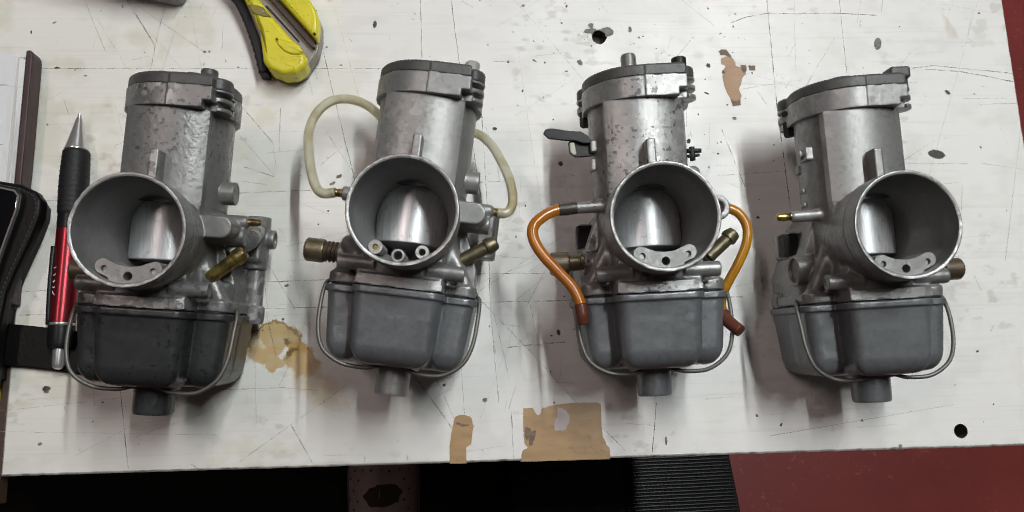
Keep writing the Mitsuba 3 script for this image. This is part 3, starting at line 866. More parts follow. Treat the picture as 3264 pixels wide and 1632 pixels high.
# lower body: trapezoid from the bore down to the flange over the bowl
def trap(X, Y, Z):
    d = np.maximum(np.abs(X) * 0.93 + Y * 0.367 - 25.0, np.abs(X) - 33.8)
    d = np.maximum(d, np.maximum(-32.3 - Y, Y - 10))
    return np.maximum(d, np.maximum(-32 - Z, Z - 5 + 0.0 * Y)) - 0.3
base.op(trap, (-36, -33, -32), (36, 10, 6), '+', 2.0)
def neck(X, Y, Z):
    d = bowl2(X, Z, 0.0)
    w = np.maximum(d, np.maximum(-32.3 - Y, Y + 27.6))
    n = np.maximum(np.maximum(np.abs(X) - 20.3 + 0.12 * (Y + 33), Z - 31.5 + 0.25 * (Y + 33)), np.maximum(-32.3 - Y, Y + 16)) - 0.2
    return smin(w, np.maximum(n, -10 - Z), 1.5)
base.op(neck, (-37, -33, -34), (37, -15, 33), '+', 1.4)
# slanting webs between bell and flange corners
for s in (-1, 1):
    add_cap(base, (s * 19, -8, 9), (s * 31, -28, 12), 4.5, 3.2, '+', 3.0)
    add_cyl(base, 0, (0, -23.0, 27.5), 3.7, min(s * 12, s * 29.6), max(s * 12, s * 29.6), '+', 1.2)
    add_cyl(base, 0, (0, -23.0, 27.5), 2.3, min(s * 29.0, s * 31), max(s * 29.0, s * 31), '-', 0.3)
add_cyl(base, 2, (0, 0, 0), 21.5, -42.3, 0, '+', 2.0)
base.op(lambda X, Y, Z: np.maximum(L2(X, Y) - (22.2 + 2.4 * np.clip((Z - 14) / 20, 0, 1) ** 1.5), np.maximum(-Z, Z - 36.0)), (-26, -26, 0), (26, 26, 37), '+', 1.6)
add_box(base, (-2.2, 16, 20), (2.3, 40.2, 33), '+', 0.9, 0.7)
# bores
base.op(lambda X, Y, Z: np.maximum(L2(X, Y) - bell_r(Z) - 0.9, 12 - Z), (-24, -24, 12), (24, 24, 60), '-', 0.4)
add_cyl(base, 2, (0, 0, 0), 19.1, -60, 16, '-', 0.4)
add_cyl(base, 1, (0, 0, 0), 18.9, -19.5, 70, '-', 0.4)
base.rough(0.05, 3.0, 3)


def recut(g):
    g.op(lambda X, Y, Z: np.maximum(L2(X, Y) - bell_r(Z) - 0.9, 12 - Z), (-24, -24, 12), (24, 24, 60), '-', 0.2)
    add_cyl(g, 2, (0, 0, 0), 19.1, -60, 16, '-', 0.2)
    return add_cyl(g, 1, (0, 0, 0), 18.9, -19.5, 70, '-', 0.2)


def right_common(g):
    """Plug boss on the barrel and the flat tab with its passage on the right."""
    add_cyl(g, 0, (0, 26.2, 3.0), 5.7, 20, 30.2, '+', 1.0)
    add_cyl(g, 0, (0, 26.2, 3.0), 4.3, 29.6, 32, '-', 0.3)
    def tab(X, Y, Z):
        d = np.maximum(L2(np.maximum(X - 30.7, 0), Y - 7.0) - 5.0, 14 - X)
        return np.maximum(d, np.maximum(6 - Z, Z - 25)) - 0.3
    g.op(tab, (14, 1, 6), (36.4, 13, 26), '+', 1.4)
    add_cyl(g, 0, (0, 4.6, 8.0), 4.6, 18, 38.0, '+', 1.2)
    add_cap(g, (20, 11.6, 8), (36.6, 11.8, 8), 3.4, None, '+', 1.0)
    # choke housing low on the right
    add_box(g, (22, -6, -30), (41, 17, -12), '+', 1.5, 2.5)
    add_cyl(g, 1, (36.5, 0, -21), 6.0, -9, 18.5, '+', 1.2)


def left_nipple(g):
    add_cap(g, (-18, 12.1, 9.5), (-34.6, 12.1, 9.5), 3.1, 2.9, '+', 1.4)


def left_choke(g):
    add_box(g, (-32, -7.0, -30), (-18, 7.0, -13), '+', 1.4, 2.0)
    add_box(g, (-32.2, -5.8, -24), (-24.6, 5.8, -6), '-', 0.3, 0.8)


bodies = []
g = base.copy()
right_common(g)
add_cyl(g, 0, (0, -16.5, 3.0), 5.2, -33, -20, '+', 1.2)
add_cyl(g, 0, (0, 7.2, -21.0), 5.0, 36, 45.5, '+', 0.8)
add_cyl(g, 0, (0, 7.2, -21.0), 3.2, 44.2, 48, '-', 0.3)
add_box(g, (22, -30, -6), (33, -18, 10), '+', 2.0, 2.0)
bodies.append((g, 'cast_metal_dull'))
g = base.copy()
right_common(g)
add_cyl(g, 0, (0, 12.2, 7.5), 3.6, -36, -18, '+', 1.2)
add_cyl(g, 0, (0, -16.8, 3.0), 5.6, -34.5, -20, '+', 1.2)
add_cap(g, (-29, -12, 8), (-24, -18, 12), 4.0, None, '+', 1.5)
bodies.append((g, 'cast_metal'))
g = base.copy()
left_nipple(g)
left_choke(g)
def rtab(X, Y, Z):
    d = np.maximum(L2(np.maximum(X - 32.5, 0), Y - 7.0) - 6.0, 14 - X)
    return np.maximum(d, np.maximum(10 - Z, Z - 22)) - 0.3
g.op(rtab, (14, 0, 10), (39, 14, 23), '+', 1.2)
g.op(f_cyl(2, (32.8, 7.2, 0), 3.0, 18, 30, 0.3), (29, 4, 18), (36, 11, 30), '-', 0.4)
add_cyl(g, 0, (0, -14.8, 2.0), 6.0, -32, -20, '+', 1.2)
add_cap(g, (21, 27, 5), (26.5, 28, 5), 3.4, None, '+', 1.0)
for yy, zz in ((43, 6), (34, 4)):
    add_box(g, (-25.6, yy - 3.0, zz - 4), (-21, yy + 3.0, zz + 4), '+', 0.5, 0.5)
bodies.append((g, 'cast_metal_spotted'))
g = base.copy()
left_nipple(g)
left_choke(g)
add_cyl(g, 0, (0, -15.0, 3.0), 7.6, -35.4, -20, '+', 1.2)
add_cyl(g, 0, (0, -15.0, 3.0), 6.3, -37, -33.6, '-', 0.3)
add_cyl(g, 0, (0, -18.8, 5.0), 5.0, 20, 40, '+', 1.2)
add_box(g, (-37, -33, -26), (-26, -25, -19), '+', 0.8, 0.8)
# embossed casting marks on the left flank of the barrel
for y0, y1, z0, z1 in ((40.6, 47.4, 9.0, 10.4), (40.6, 47.4, 1.4, 2.6), (40.6, 41.8, 1.4, 10.4), (43.4, 45.0, 3.8, 7.4), (35.5, 40.0, -5, -1), (25.0, 27.6, -2, 2), (17.8, 20.2, -2, 2)):
    add_box(g, (-26.0, y0, z0), (-19, y1, z1), '+', 0.3, 0.25)
bodies.append((g, 'cast_metal'))

for g, _ in bodies:
    recut(g)

# cap ring (collar) and lid, shared by all four
cr = Grid((-31, 60, -30), (31, 80, 32), 0.42)
def ring2(X, Z, gr=0.0):
    d = L2(X, Z) - (27.0 + gr)
    qx, qz = np.abs(X - 11.0) - 10.3 - gr, np.abs(Z - 13.5) - 14.0 - gr
    d = smin(d, np.maximum(qx, qz), 0.8)
    d = smin(d, L2(X - 20.8, Z - 15.5) - (7.0 + gr), 1.5)
    return smin(d, L2(X + 21.0, Z + 14.0) - (7.3 + gr), 1.5)
cr.op(lambda X, Y, Z: np.maximum(ring2(X, Z), np.maximum(62.4 - Y, Y - 73.0)), (-30, 62, -29), (30, 73, 31), '+', 0.3)
for lo, hi in (((21.3, 69.2, 6), (31, 71.6, 30)), ((22.5, 64.4, 6), (31, 66.8, 30)), ((17.2, 61, 20.5), (22.6, 66.0, 31)), ((-31, 69.0, -26), (-25.5, 71.4, -4)), ((-31, 62, -26), (-26.5, 65.6, -4))):
    add_box(cr, lo, hi, '-', 0.3, 0.2)
cr.op(f_cyl(1, (0, 0, 0), 20.5, 50, 90), (-21, 60, -21), (21, 80, 21), '-', 0.3)
cr.rough(0.05, 3.0, 7)
collar_mesh = cr.mesh()
ld = Grid((-31, 72, -31), (31, 92, 33), 0.42)
def lid(X, Y, Z):
    d2, dy, r = ring2(X, Z, -0.4), np.maximum(73.2 - Y, Y - 79.0), 1.8
    top_ = np.maximum(d2 + r, 0) ** 2 + np.maximum(Y - 79.0 + r, 0) ** 2
    return np.maximum(np.minimum(np.maximum(d2 + r, Y - 79.0 + r), 0) + np.sqrt(top_) - r, 73.2 - Y)
ld.op(lid, (-30, 73, -30), (30, 80, 32), '+', 0.3)
lids = []
for nubs in ([('c', 6.0, 8, 5.0, 83.4), ('c', 17.0, 20, 4.0, 82.6)], [], [], [('c', -5.0, 12, 8.5, 80.6), ('b', 15.5, 14.0, 26.0, 24.0, 83.2)]):
    q = ld.copy()
    for nb in nubs:
        if nb[0] == 'c':
            add_cyl(q, 1, (nb[1], 0, nb[2]), nb[3], 77, nb[4], '+', 1.2, 0.8)
        else:
            add_box(q, (nb[1], 77, nb[2]), (nb[3], nb[5], nb[4]), '+', 1.2, 1.6)
    lids.append(q.mesh())

# float bowl, shared
bw = Grid((-40, -72, -37), (40, -31, 36), H)
def bowl(X, Y, Z):
    s = 1 - 0.085 * np.clip((-34 - Y) / 34, 0, 1)
    d2 = bowl2(X / s, (Z + 6) / s - 6, 0.0)
    r = 9.5
    b = -69.0 - Y
    return np.maximum(np.minimum(np.maximum(d2 + r, b + r), 0) + L2(np.maximum(d2 + r, 0), np.maximum(b + r, 0)) - r, Y + 33.3)
bw.op(bowl, (-37, -70, -35), (37, -33, 33), '+', 0.4)
bw.op(lambda X, Y, Z: np.maximum(bowl2(X, Z, 0.9), np.abs(Y + 34.9) - 1.4) - 0.2, (-38, -37, -36), (38, -32, 35), '+', 0.8)
add_cyl(bw, 1, (0, 0, 0), 11.5, -71.0, -64, '+', 1.5)
bw.rough(0.06, 4.0, 11)
bowl_mesh = bw.mesh()

wire = tube([(-35.5, -30.5, 4), (-37.6, -33, 8), (-37.9, -42, 12), (-36.9, -55, 14.5), (-33.0, -64.5, 15.5), (-24, -70.0, 15), (-13, -71.0, 13.5), (-6, -69.4, 13.2), (0, -68.6, 13.2), (6, -69.4, 13.2), (13, -71.2, 13.5), (24, -70.6, 15), (33.0, -64.5, 15.5), (36.9, -55, 14.5), (37.9, -42, 12), (37.6, -33, 8), (35.5, -30.5, 4)], 1.0, 12, 8)
zz = np.linspace(15, 51.4, 24)
bell_prof = [(35.6, 24.3), (36.2, 24.9), (40.4, 24.9), (40.7, 24.5), (41.5, 24.5), (41.8, 25.1)] + [(z, 25.1) for z in np.linspace(44, 52.2, 4)] + [(52.6, 24.8)]
rim_prof = [(52.6, 24.8), (52.65, 24.4), (52.65, 23.9), (52.3, 23.35)]
in_prof = [(52.3, 23.35)] + [(z, float(bell_r(z))) for z in zz[::-1]] + [(10.0, 18.5), (-42.0, 18.5)]


def revolve_open(prof, seg=160):
    a = np.linspace(0, 2 * np.pi, seg, endpoint=False)
    v = np.vstack([np.column_stack([r * np.cos(a), r * np.sin(a), np.full(seg, z)]) for z, r in prof])
    i = np.arange(seg)
    j = (i + 1) % seg
    f = []
    for k in range(len(prof) - 1):
        f += [np.column_stack([k * seg + i, k * seg + j, (k + 1) * seg + j]), np.column_stack([k * seg + i, (k + 1) * seg + j, (k + 1) * seg + i])]
    return trimesh.Trimesh(v, np.vstack(f), process=False)


def nicked(m, seed):
    m = m.copy()
    a = np.arctan2(m.vertices[:, 1], m.vertices[:, 0])
    n = meshkit.fbm(np.column_stack([m.vertices[:, 0] * 0.5, m.vertices[:, 1] * 0.5, m.vertices[:, 2] * 0.2 + seed]), 3, seed)
    w = np.clip((m.vertices[:, 2] - 51.5) / 1.0, 0, 1)
    m.vertices[:, 2] -= 0.55 * w * np.clip(n - 0.45, 0, 1) * 1.6
    m.vertices[:, :2] *= (1 - 0.016 * w * np.clip(n - 0.5, 0, 1) * 2)[:, None]
    return m


sec = sg.Point(0, 0).buffer(24.6, 64).union(sg.Point(0, 19.3).buffer(44.0, 256).intersection(sg.box(-19.4, -40, 19.4, 0)))
sec = sec.buffer(-0.35, join_style=1).buffer(0.7, join_style=1).buffer(-0.35, join_style=1)
shell2 = sec.difference(sg.Point(0, 0).buffer(23.2, 64))
YUP = np.array([[1, 0, 0], [0, 0, 1], [0, -1, 0]], float)
barrel_mesh = turned(walls(shell2, 17.0, 62.6), YUP)
gask = sg.box(-35.8, 5, 35.8, 32).buffer(-4).buffer(4).union(sg.box(-34, -17, 34, 32).buffer(-5).buffer(5)).union(sg.box(-19.3, -30.3, 19.3, 20).buffer(-5).buffer(5))
gasket_mesh = turned(slab(gask, -33.9, -32.0, 0.1, 1.2), YUP)
slide = lathe([(0, 18.2), (0.008, 18.6), (1, 18.6)], (0, -9.6, 0), (0, 58, 0), 96)

bridge = sg.LineString([(-11.0, -15.9), (-5.5, -18.2), (0, -18.9), (5.5, -18.2), (11.0, -15.9)]).buffer(3.3).union(sg.Polygon([(-9, -18), (9, -18), (8, -22), (0, -23.5), (-8, -22)])).intersection(sg.Point(0, 0).buffer(23.3, 40))
for hx, hy, hr in ((-10.4, -16.9, 1.45), (0, -19.6, 1.95), (10.4, -16.9, 1.45)):
    bridge = bridge.difference(sg.Point(hx, hy).buffer(hr, 16))


def plate_mesh(poly, z0, z1):
    v = walls(poly, z0, z1)
    return cat(v, flat_poly(poly, z1))


def carb(i, x, y, yaw, pitch, roll, body, bowl_mat, plug_r, label):
    key = 'carburetor' if i == 0 else f'carburetor_{i:03d}'
    labels[key] = {'label': label, 'category': 'carburetor', 'group': 'carburettors in a row on the bench'}
    M = (rot('z', math.radians(yaw)) @ rot('x', math.radians(pitch)) @ rot('y', math.radians(roll)), np.array([x, y, 44.2]))
    P = lambda n, m, mat, smooth=40, par=None, lab=None: place(n, m, mat, par or key, smooth=smooth, M=M, label=lab)
    P('body', body[0].mesh(), body[1], True)
    P('intake_bell', nicked(revolve_open(bell_prof), i), body[1], 35)
    P('bell_rim', nicked(revolve_open(rim_prof), i), 'rim_metal', 35)
    P('bore', nicked(revolve_open(in_prof), i), 'bell_metal', 35)
    P('barrel', barrel_mesh, body[1], 22)
    P('gasket', gasket_mesh, 'black_rubber', 30)
    P('cap_collar', collar_mesh, body[1], True)
    cap = P('cap', lids[i], 'lid_metal', True)
    P('slide', slide, 'slide_metal', 40)
    P('float_bowl', bowl_mesh, bowl_mat, True)
    P('bowl_clip', wire, 'wire_steel', True)
    P('drain_plug', lathe([(0, plug_r), (0.92, plug_r * 0.985), (1.0, plug_r * 0.93)], (0, -66, 0), (0, -83.0, 0), 48), bowl_mat if i != 1 else 'cast_metal', 30)
    return key, M, P, cap


A = carb(0, -144.7, 85.6, -4.81, 5.44, 0.75, bodies[0], 'bowl_metal_dirty', 9.6, 'dirty grey carburettor with flaky oxidised barrel lying next to the pen, leftmost of the four')
B = carb(1, -25.9, 91.4, -7.93, 3.94, -0.85, bodies[1], 'bowl_metal', 8.4, 'clean grey carburettor with a looped clear yellowish hose, second from the left')
D = carb(2, 91.0, 88.6, 1.94, 5.41, -1.87, bodies[2], 'bowl_metal', 8.7, 'spotted grey carburettor with orange hoses and a black lever, third from the left')
E = carb(3, 201.4, 82.8, 2.28, 4.92, -1.24, bodies[3], 'bowl_metal', 9.6, 'grey carburettor without hoses, brass tipped nipple on its left, rightmost of four')

for kk, (key, M, P, cap) in enumerate((A, B, D, E)):
    if kk != 1:
        P('jet_plate', plate_mesh(bridge, 30, 46.2), 'cast_metal')
        for hx, hy in ((-10.4, -16.9), (10.4, -16.9)):
            P('jet', cyl((hx, hy, 38), (hx, hy, 44.6), 1.4, 0.2, 20), 'cast_metal_dull')
    else:
        for hx, hy, r, rr_ in ((-10.4, -16.9, 3.1, 1.3), (0, -19.6, 2.9, 2.0), (10.4, -16.9, 3.0, 1.6)):
            P('jet_tube', plate_mesh(sg.Point(hx, hy).buffer(r, 20).difference(sg.Point(hx, hy).buffer(rr_, 16)), 28, 46.2), 'rim_metal')
        P('jet', cyl((-10.4, -16.9, 36), (-10.4, -16.9, 45.3), 1.25, 0.2, 20), 'brass')
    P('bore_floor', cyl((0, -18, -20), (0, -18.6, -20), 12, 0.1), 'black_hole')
    if kk in (1, 2):
        P('bolt', cat(cyl((20.3, 77, 17.0), (20.3, 83.6 if kk == 1 else 84.0, 17.0), 3.7, 0.5, flat=6 if kk == 1 else 0)), 'black_steel' if kk == 2 else 'steel', 30, cap)
    if kk > 1:
        P('bolt', cyl((-24.5, 72.0, -11), (-24.5, 58.0, -11), 3.1, 0.5, flat=6), 'black_steel', 30, cap)
P = D[2]
P('cable_adjuster', lathe([(0, 3.9), (0.9, 3.9), (1, 3.3)], (-3.0, 78, 8), (-3.2, 89.8, 8), 30), 'cast_metal_dull', 30, D[3])


def barb(P, a, b, r, mat):
    P('fuel_inlet', lathe([(0, r), (0.70, r * 0.97), (0.72, r * 1.22), (0.80, r * 1.25), (0.97, r * 0.98), (1.0, r * 0.7)], a, b, 32), mat, 30)
    d = np.array(b, float) - a
    d /= np.linalg.norm(d)
    P('inlet_bore', cyl(np.array(b) + d * 0.02, np.array(b) + d * 0.12, r * 0.55, 0.01), 'black_hole')


def nipple(P, s, x0, x1, y, z, r, mat):
    P('nipple', lathe([(0, r), (0.35, r), (0.40, r * 0.8), (0.6, r), (0.95, r * 0.75), (1, r * 0.45)], (s * x0, y, z), (s * x1, y, z), 28), mat, 30)


def knob(P, s, x0, x1, y, z, r, mat, spring=True):
    n = 40
    L = abs(x1 - x0)
    P('adjuster_knob', lathe([(0, r * 0.55), (0.08, r * 0.6), (0.1, r * 0.95), (0.16, r), (0.9, r), (1, r * 0.82)], (s * x0, y, z), (s * x1, y, z), 40), mat, 30)
    if spring:
        t = np.linspace(0, 2 * np.pi * 4, 90)
        P('spring', tube(np.column_stack([s * (x0 - 7.0 + 8 * t / t[-1]), y + (r * 0.80) * np.cos(t), z + (r * 0.80) * np.sin(t)]), 0.62, 8, smooth=False), 'knob_brown', True)
        P('stem', cyl((s * (x0 - 8), y, z), (s * (x0 + 1), y, z), r * 0.76, 0.2), 'knob_brown')


# first: bright brass inlet, small brass nipple, brown knob on the left, choke plunger low on the right
P = A[2]
barb(P, (24.5, -16.5, 13), (39.8, -2.6, 13), 3.3, 'brass')
nipple(P, 1, 34.5, 45.0, 12.0, 9.0, 2.0, 'brass')
knob(P, -1, 34.0, 44.0, -16.5, 3.0, 5.8, 'knob_brown', False)
P('choke_plunger', lathe([(0, 4.4), (0.30, 4.4), (0.32, 5.6), (0.38, 5.6), (0.40, 4.6), (0.82, 4.6), (0.84, 6.0), (0.97, 6.0), (1.0, 5.2)], (37.0, 16, -22), (37.0, -37, -22), 36), 'cast_metal_dull', 30)
P('boss_screw', cyl((28.9, 26.2, 3.0), (29.9, 26.2, 3.0), 4.1, 0.2), 'cast_metal_dull')
P('casting_arm', tube([(38, 11, -14), (37, 4, -4), (33, 0, 2), (30, -4, 4)], 4.2, 14), 'cast_metal_dull', True)
# second: dull brass inlet, knob with spring on the left, clear hose looped behind the barrel
P = B[2]
barb(P, (25.5, -15.2, 10), (42.6, -3.2, 10), 3.4, 'brass_dull')
knob(P, -1, 40.6, 51.0, -16.9, 3.0, 5.9, 'brass_dull')
nipple(P, -1, 35.5, 43.0, 12.2, 7.5, 2.1, 'brass')
nipple(P, 1, 37.5, 44.5, 11.8, 7.5, 2.1, 'brass')
P('boss_screw', cyl((28.9, 26.2, 3.0), (29.9, 26.2, 3.0), 4.1, 0.2), 'cast_metal')
P('breather_hose', tube([(-39.5, 12.2, 7.5), (-45.5, 11.2, 6.5), (-50.0, 14.0, 4.0), (-54.5, 22.0, 0), (-58.2, 32.5, -4), (-61.3, 45.0, -9), (-60.0, 57.0, -14), (-54.5, 66.0, -19), (-46.0, 69.8, -24), (-36.0, 68.6, -29), (-25.0, 61.5, -33.5), (-10.0, 54, -35.0), (8, 57, -34.0), (22, 61.0, -29), (32.5, 54.0, -21), (40.0, 42.0, -10), (45.6, 30, -1), (48.0, 20, 4.0), (47.2, 14.2, 6.6), (44.5, 11.9, 7.4), (41.0, 11.8, 7.5)], [2.5, 2.45, 2.4, 2.5, 2.45, 2.5, 2.4, 2.55], 20, 8), 'clear_hose', True,
  lab='clear yellowish hose looped behind the barrel')
# third: hose ends, knob, black choke lever on the left
P = D[2]
barb(P, (27.5, -16.5, 17), (41.6, -4.8, 17), 3.3, 'brass_dull')
knob(P, -1, 38.5, 49.0, -14.8, 2.0, 5.9, 'knob_brown', False)
P('knob_neck', lathe([(0, 5.2), (0.3, 5.2), (0.35, 4.0), (1, 4.0)], (-31.5, -14.8, 2.0), (-39, -14.8, 2.0), 32), 'brass_dull', 30)
P('orange_hose', tube([(-39.6, 11.6, 9.5), (-43.5, 11.6, 9.8), (-50.5, 9.0, 11), (-56.4, 4.0, 12.5), (-57.2, -2.4, 13.5), (-53.6, -10.4, 15), (-46.8, -19.4, 17), (-40.2, -27.8, 19), (-37.2, -35.0, 20.5), (-36.4, -41.0, 20.5)], [2.85, 2.8, 2.85, 2.75, 2.8, 2.85], 20, 10), 'orange_hose', True, lab='orange hose bent down the left side')
P('hose_cuff', tube([(-34.4, 12.1, 9.5), (-37, 12.0, 9.5), (-40.2, 11.7, 9.6), (-43.6, 11.5, 9.8)], [3.05, 3.15, 3.15, 3.0], 20, 8), 'hose_grey_end', True, lab='darkened hose end on the nipple')
P('hose_end', tube([(-36.9, -36.0, 20.5), (-36.3, -41.5, 20.5), (-36.2, -45.4, 19.5)], [3.1, 3.2, 2.9], 20, 8), 'hose_red_end', True)
P('orange_hose', tube([(35.5, 8.4, 9.0), (41.5, 8.2, 9.0), (47.0, 4.8, 9.5), (49.9, -2.0, 10.5), (48.8, -10.0, 11.0), (44.6, -19.0, 10.5), (39.0, -28.5, 9), (35.4, -36, 7.5), (34.6, -43, 9), (36.2, -48.6, 12)], [2.6, 2.4, 2.4, 2.35, 2.4], 20, 10), 'amber_hose', True, lab='amber hose bent down the right side')
P('hose_end', tube([(34.7, -44.0, 10), (36.4, -48.6, 13), (40.2, -53.4, 17.6)], [2.9, 3.2, 3.0], 20, 8), 'hose_red_end', True)
lever = slab(poly_of([(-49.0, 50.6), (-47.8, 52.8), (-44.5, 53.2), (-36.0, 51.4), (-29.8, 50.8), (-26.4, 48.4), (-25.0, 44.5), (-29.0, 44.6), (-33.0, 46.2), (-38.0, 46.6), (-46.5, 48.0)], 0.8), 8.0, 9.6, 0.4, 0.5)
P('choke_lever', lever, 'black_steel', lab='black choke lever sticking out to the left')
P('lever_bracket', slab(poly_of([(-36.4, 46.8), (-24.0, 47.4), (-24.0, 38.6), (-33.0, 38.4), (-36.0, 40.6)], 1.2), 5.0, 6.8, 0.4, 0.5), 'black_steel')
P('lever_rivet', slab(poly_of([(-35.9, 45.6), (-33.4, 45.8), (-32.6, 39.4), (-34.2, 39.2), (-35.8, 41.0)], 0.6), 6.9, 8.2, 0.5, 0.4), 'dirty_cream')
P('spring_clip', cat(tube([(23.5, 38.6, 8), (30.5, 38.4, 8)], 1.2, 10, 3), tube([(23.5, 35.8, 8), (29.5, 36.2, 8)], 0.9, 10, 3), tube([(26.0, 40.5, 8), (26.0, 33.5, 8)], 1.4, 10, 3)), 'black_steel', True)
P('choke_slot', cat(trimesh.creation.box([7.8, 11.8, 6.0]).apply_translation([-28.4, 0, -16.0])), 'black_hole')
# fourth: long brass tipped nipple, dark plug face on the left, brown knob on the right
P = E[2]
nipple(P, -1, 33.5, 43.8, 12.1, 9.5, 2.2, 'brass')
P('plug_face', cyl((-33.4, -15.0, 3.0), (-33.9, -15.0, 3.0), 6.1, 0.1), 'knob_brown')
knob(P, 1, 39.5, 50.5, -18.8, 5.0, 5.6, 'knob_brown', False)
P('choke_slot', cat(trimesh.creation.box([7.8, 11.8, 6.0]).apply_translation([-28.4, 0, -16.0])), 'black_hole')

# ------------------------------------------------------------------ pen
labels['pen'] = {'label': 'red and black ballpoint pen with a silver tip, partly under the leftmost carburettor', 'category': 'pen'}
pa, pb = np.array([-212.0, 168.2, 5.6]), np.array([-212.4, 27.4, 6.4])
def pen_part(name, prof, mat, lab=None, seg=40):
    L = 140.8
    return place(name, lathe([(s / L, r) for s, r in prof], pa, pb, seg), mat, 'pen', smooth=30, label=lab)
pen_part('tip', [(0, 0.5), (0.3, 0.95), (2.6, 1.1), (2.9, 1.7), (20.0, 5.9), (20.8, 6.3), (21.6, 6.2)], 'chrome')
pen_part('grip', [(21.6, 6.2)] + [(23 + 0.7 * k, 6.9 + 0.5 * math.sin(k / 48 * math.pi) + 0.10 * math.cos(k * math.pi / 2)) for k in range(49)] + [(58, 6.5)], 'black_rubber')
pen_part('band', [(58, 6.3), (58.4, 6.5), (66, 6.5)], 'black_plastic')
pen_part('barrel', [(66, 6.3), (66.4, 6.55), (114, 6.3), (116.6, 6.25)], 'pen_red', 'metallic red barrel with white script print')
pen_part('ferrule', [(116.6, 6.35), (117, 6.55), (117.6, 6.55), (118, 6.35)], 'chrome')
pen_part('collar', [(118, 6.3), (118.4, 6.4), (127, 6.2), (129.5, 5.6), (130, 5.0)], 'black_plastic')
pen_part('button', [(129.8, 3.2), (130, 3.35), (138, 3.2), (140, 2.4), (140.8, 1.0)], 'chrome')
clip_a = tube([(-217.2, 50.5, 10.4), (-217.4, 70, 11.2), (-217.6, 92, 10.6)], 1.4, 12, 6)
place('clip', clip_a, 'black_plastic', 'pen', smooth=True)
def pen_ink(pts, r):
    out = []
    for s, a in pts:
        c = pa + (pb - pa) * (s / 140.8)
        a = math.radians(a)
        out.append(c + 6.42 * np.array([math.sin(a), 0, math.cos(a)]))
    return tube(out, r, 8, 6)
ink = [pen_ink(q, 0.24) for q in ([(86.5, -44), (88.0, -34), (87.5, -22)], [(90.0, -46), (92.0, -34), (91.0, -22)], [(92.5, -44), (95.5, -34), (94.5, -24)], [(97.0, -46), (98.5, -30), (98.0, -20)], [(99.5, -42), (101.5, -28), (102.4, -18)])]
place('print', cat(*ink), 'pen_print', 'pen', smooth=True, label='white script lettering')

# ------------------------------------------------------------------ notebook and phone case at the left edge
labels['notebook'] = {'label': 'open notebook with white pages and a dark maroon cover edge, at the left', 'category': 'notebook'}
def quad_slab(pts, z0, z1, r, name, mat, par, rnd=0.6, **kw):
    return place(name, slab(poly_of(pts, rnd), z0, z1, r, 0.8), mat, par, smooth=30, **kw)
quad_slab([(-243.0, 203.0), (-241.0, 203.4), (-239.6, 196), (-239.4, 60), (-380, 60), (-380, 203)], 0.3, 2.6, 0.5, 'back_cover', 'maroon_cover', 'notebook', 0.5)
cov = []
for k, yy in enumerate(np.linspace(202.5, 62, 40)):
    t = (202.5 - yy) / 140
    cov.append(yy)
quad_slab([(-240.4, 202.6), (-238.0, 203.0), (-236.6, 200), (-236.4, 150), (-236.6, 62), (-240.0, 62), (-240.2, 150)], 2.6, 12.5, 0.9, 'cover_edge', 'maroon_cover', 'notebook', 0.5, label='dark maroon cover edge with a worn corner')
quad_slab([(-241.0, 198.5), (-240.6, 62), (-380, 62), (-380, 201)], 2.6, 11.5, 0.3, 'page_block', 'page_edge', 'notebook', 0.3)
pg_n, pg_v, pg_f = 40, [], []
xs = np.linspace(-240.4, -380, pg_n)
for k, x0 in enumerate(xs):
    z = 12.0 + 1.6 * math.sin(min(1, (-240.4 - x0) / 26) * math.pi) * math.exp(-((-240.4 - x0) / 30) ** 2)
    yt = 197.2 + 5.5 * (1 - math.exp(-max(0, -242.0 - x0) / 9.0))
    pg_v += [[x0, 62, z], [x0, yt, z]]
for k in range(pg_n - 1):
    pg_f += [[2 * k, 2 * k + 1, 2 * k + 3], [2 * k, 2 * k + 3, 2 * k + 2]]
pm = trimesh.Trimesh(pg_v, pg_f, process=False)
place('page', pm, 'page_paper', 'notebook', smooth=True, label='white top page with a printed grey column')

for k, (o, z1) in enumerate(((0.0, 12.3), (1.3, 12.7), (2.9, 13.1))):
    place('page', slab(poly_of([(-242.0 - o, 197.6 + 0.5 * o), (-241.2 - o, 150), (-241.4 - o, 64), (-246 - o, 64), (-246 - o, 199.0 + 0.4 * o)], 0.2), z1 - 0.5, z1, 0.15, 1.0), 'page_edge' if k % 2 else 'page_paper', 'notebook', smooth=30)

labels['phone_case'] = {'label': 'black leather phone case with stitched rim and closing strap, at the left edge', 'category': 'phone case'}
case_pts = [(-330, 127.5), (-246, 127.0), (-234.5, 124.8), (-226.5, 121.0), (-222.8, 115.8), (-222.9, 107.5), (-226.6, 95), (-233.0, 77), (-236.4, 66), (-238.0, 50), (-238.6, 20), (-330, 20)]
case = poly_of(case_pts, 2.0)
place('shell', slab(case, 9.0, 17.0, 2.2, 1.0, 1.5), 'leather', 'phone_case', smooth=40)
place('base', slab(case.buffer(-3.0), 0.4, 9.2, 0.5, 1.0), 'leather', 'phone_case', smooth=40)
seam = case.buffer(-2.4).exterior
L = seam.length
st = []
for k in range(int(L / 2.6)):
    a, b = [np.array(seam.interpolate(min(L, k * 2.6 + o)).coords[0]) for o in (0.3, 1.9)]
    if a[0] > -270 and 30 < a[1] < 127:
        st.append(tube([(*a, 16.75), (*((a + b) / 2), 17.1), (*b, 16.75)], 0.28, 6, 2))
place('stitching', cat(*st), 'stitch', 'phone_case', smooth=True, kind='stuff')
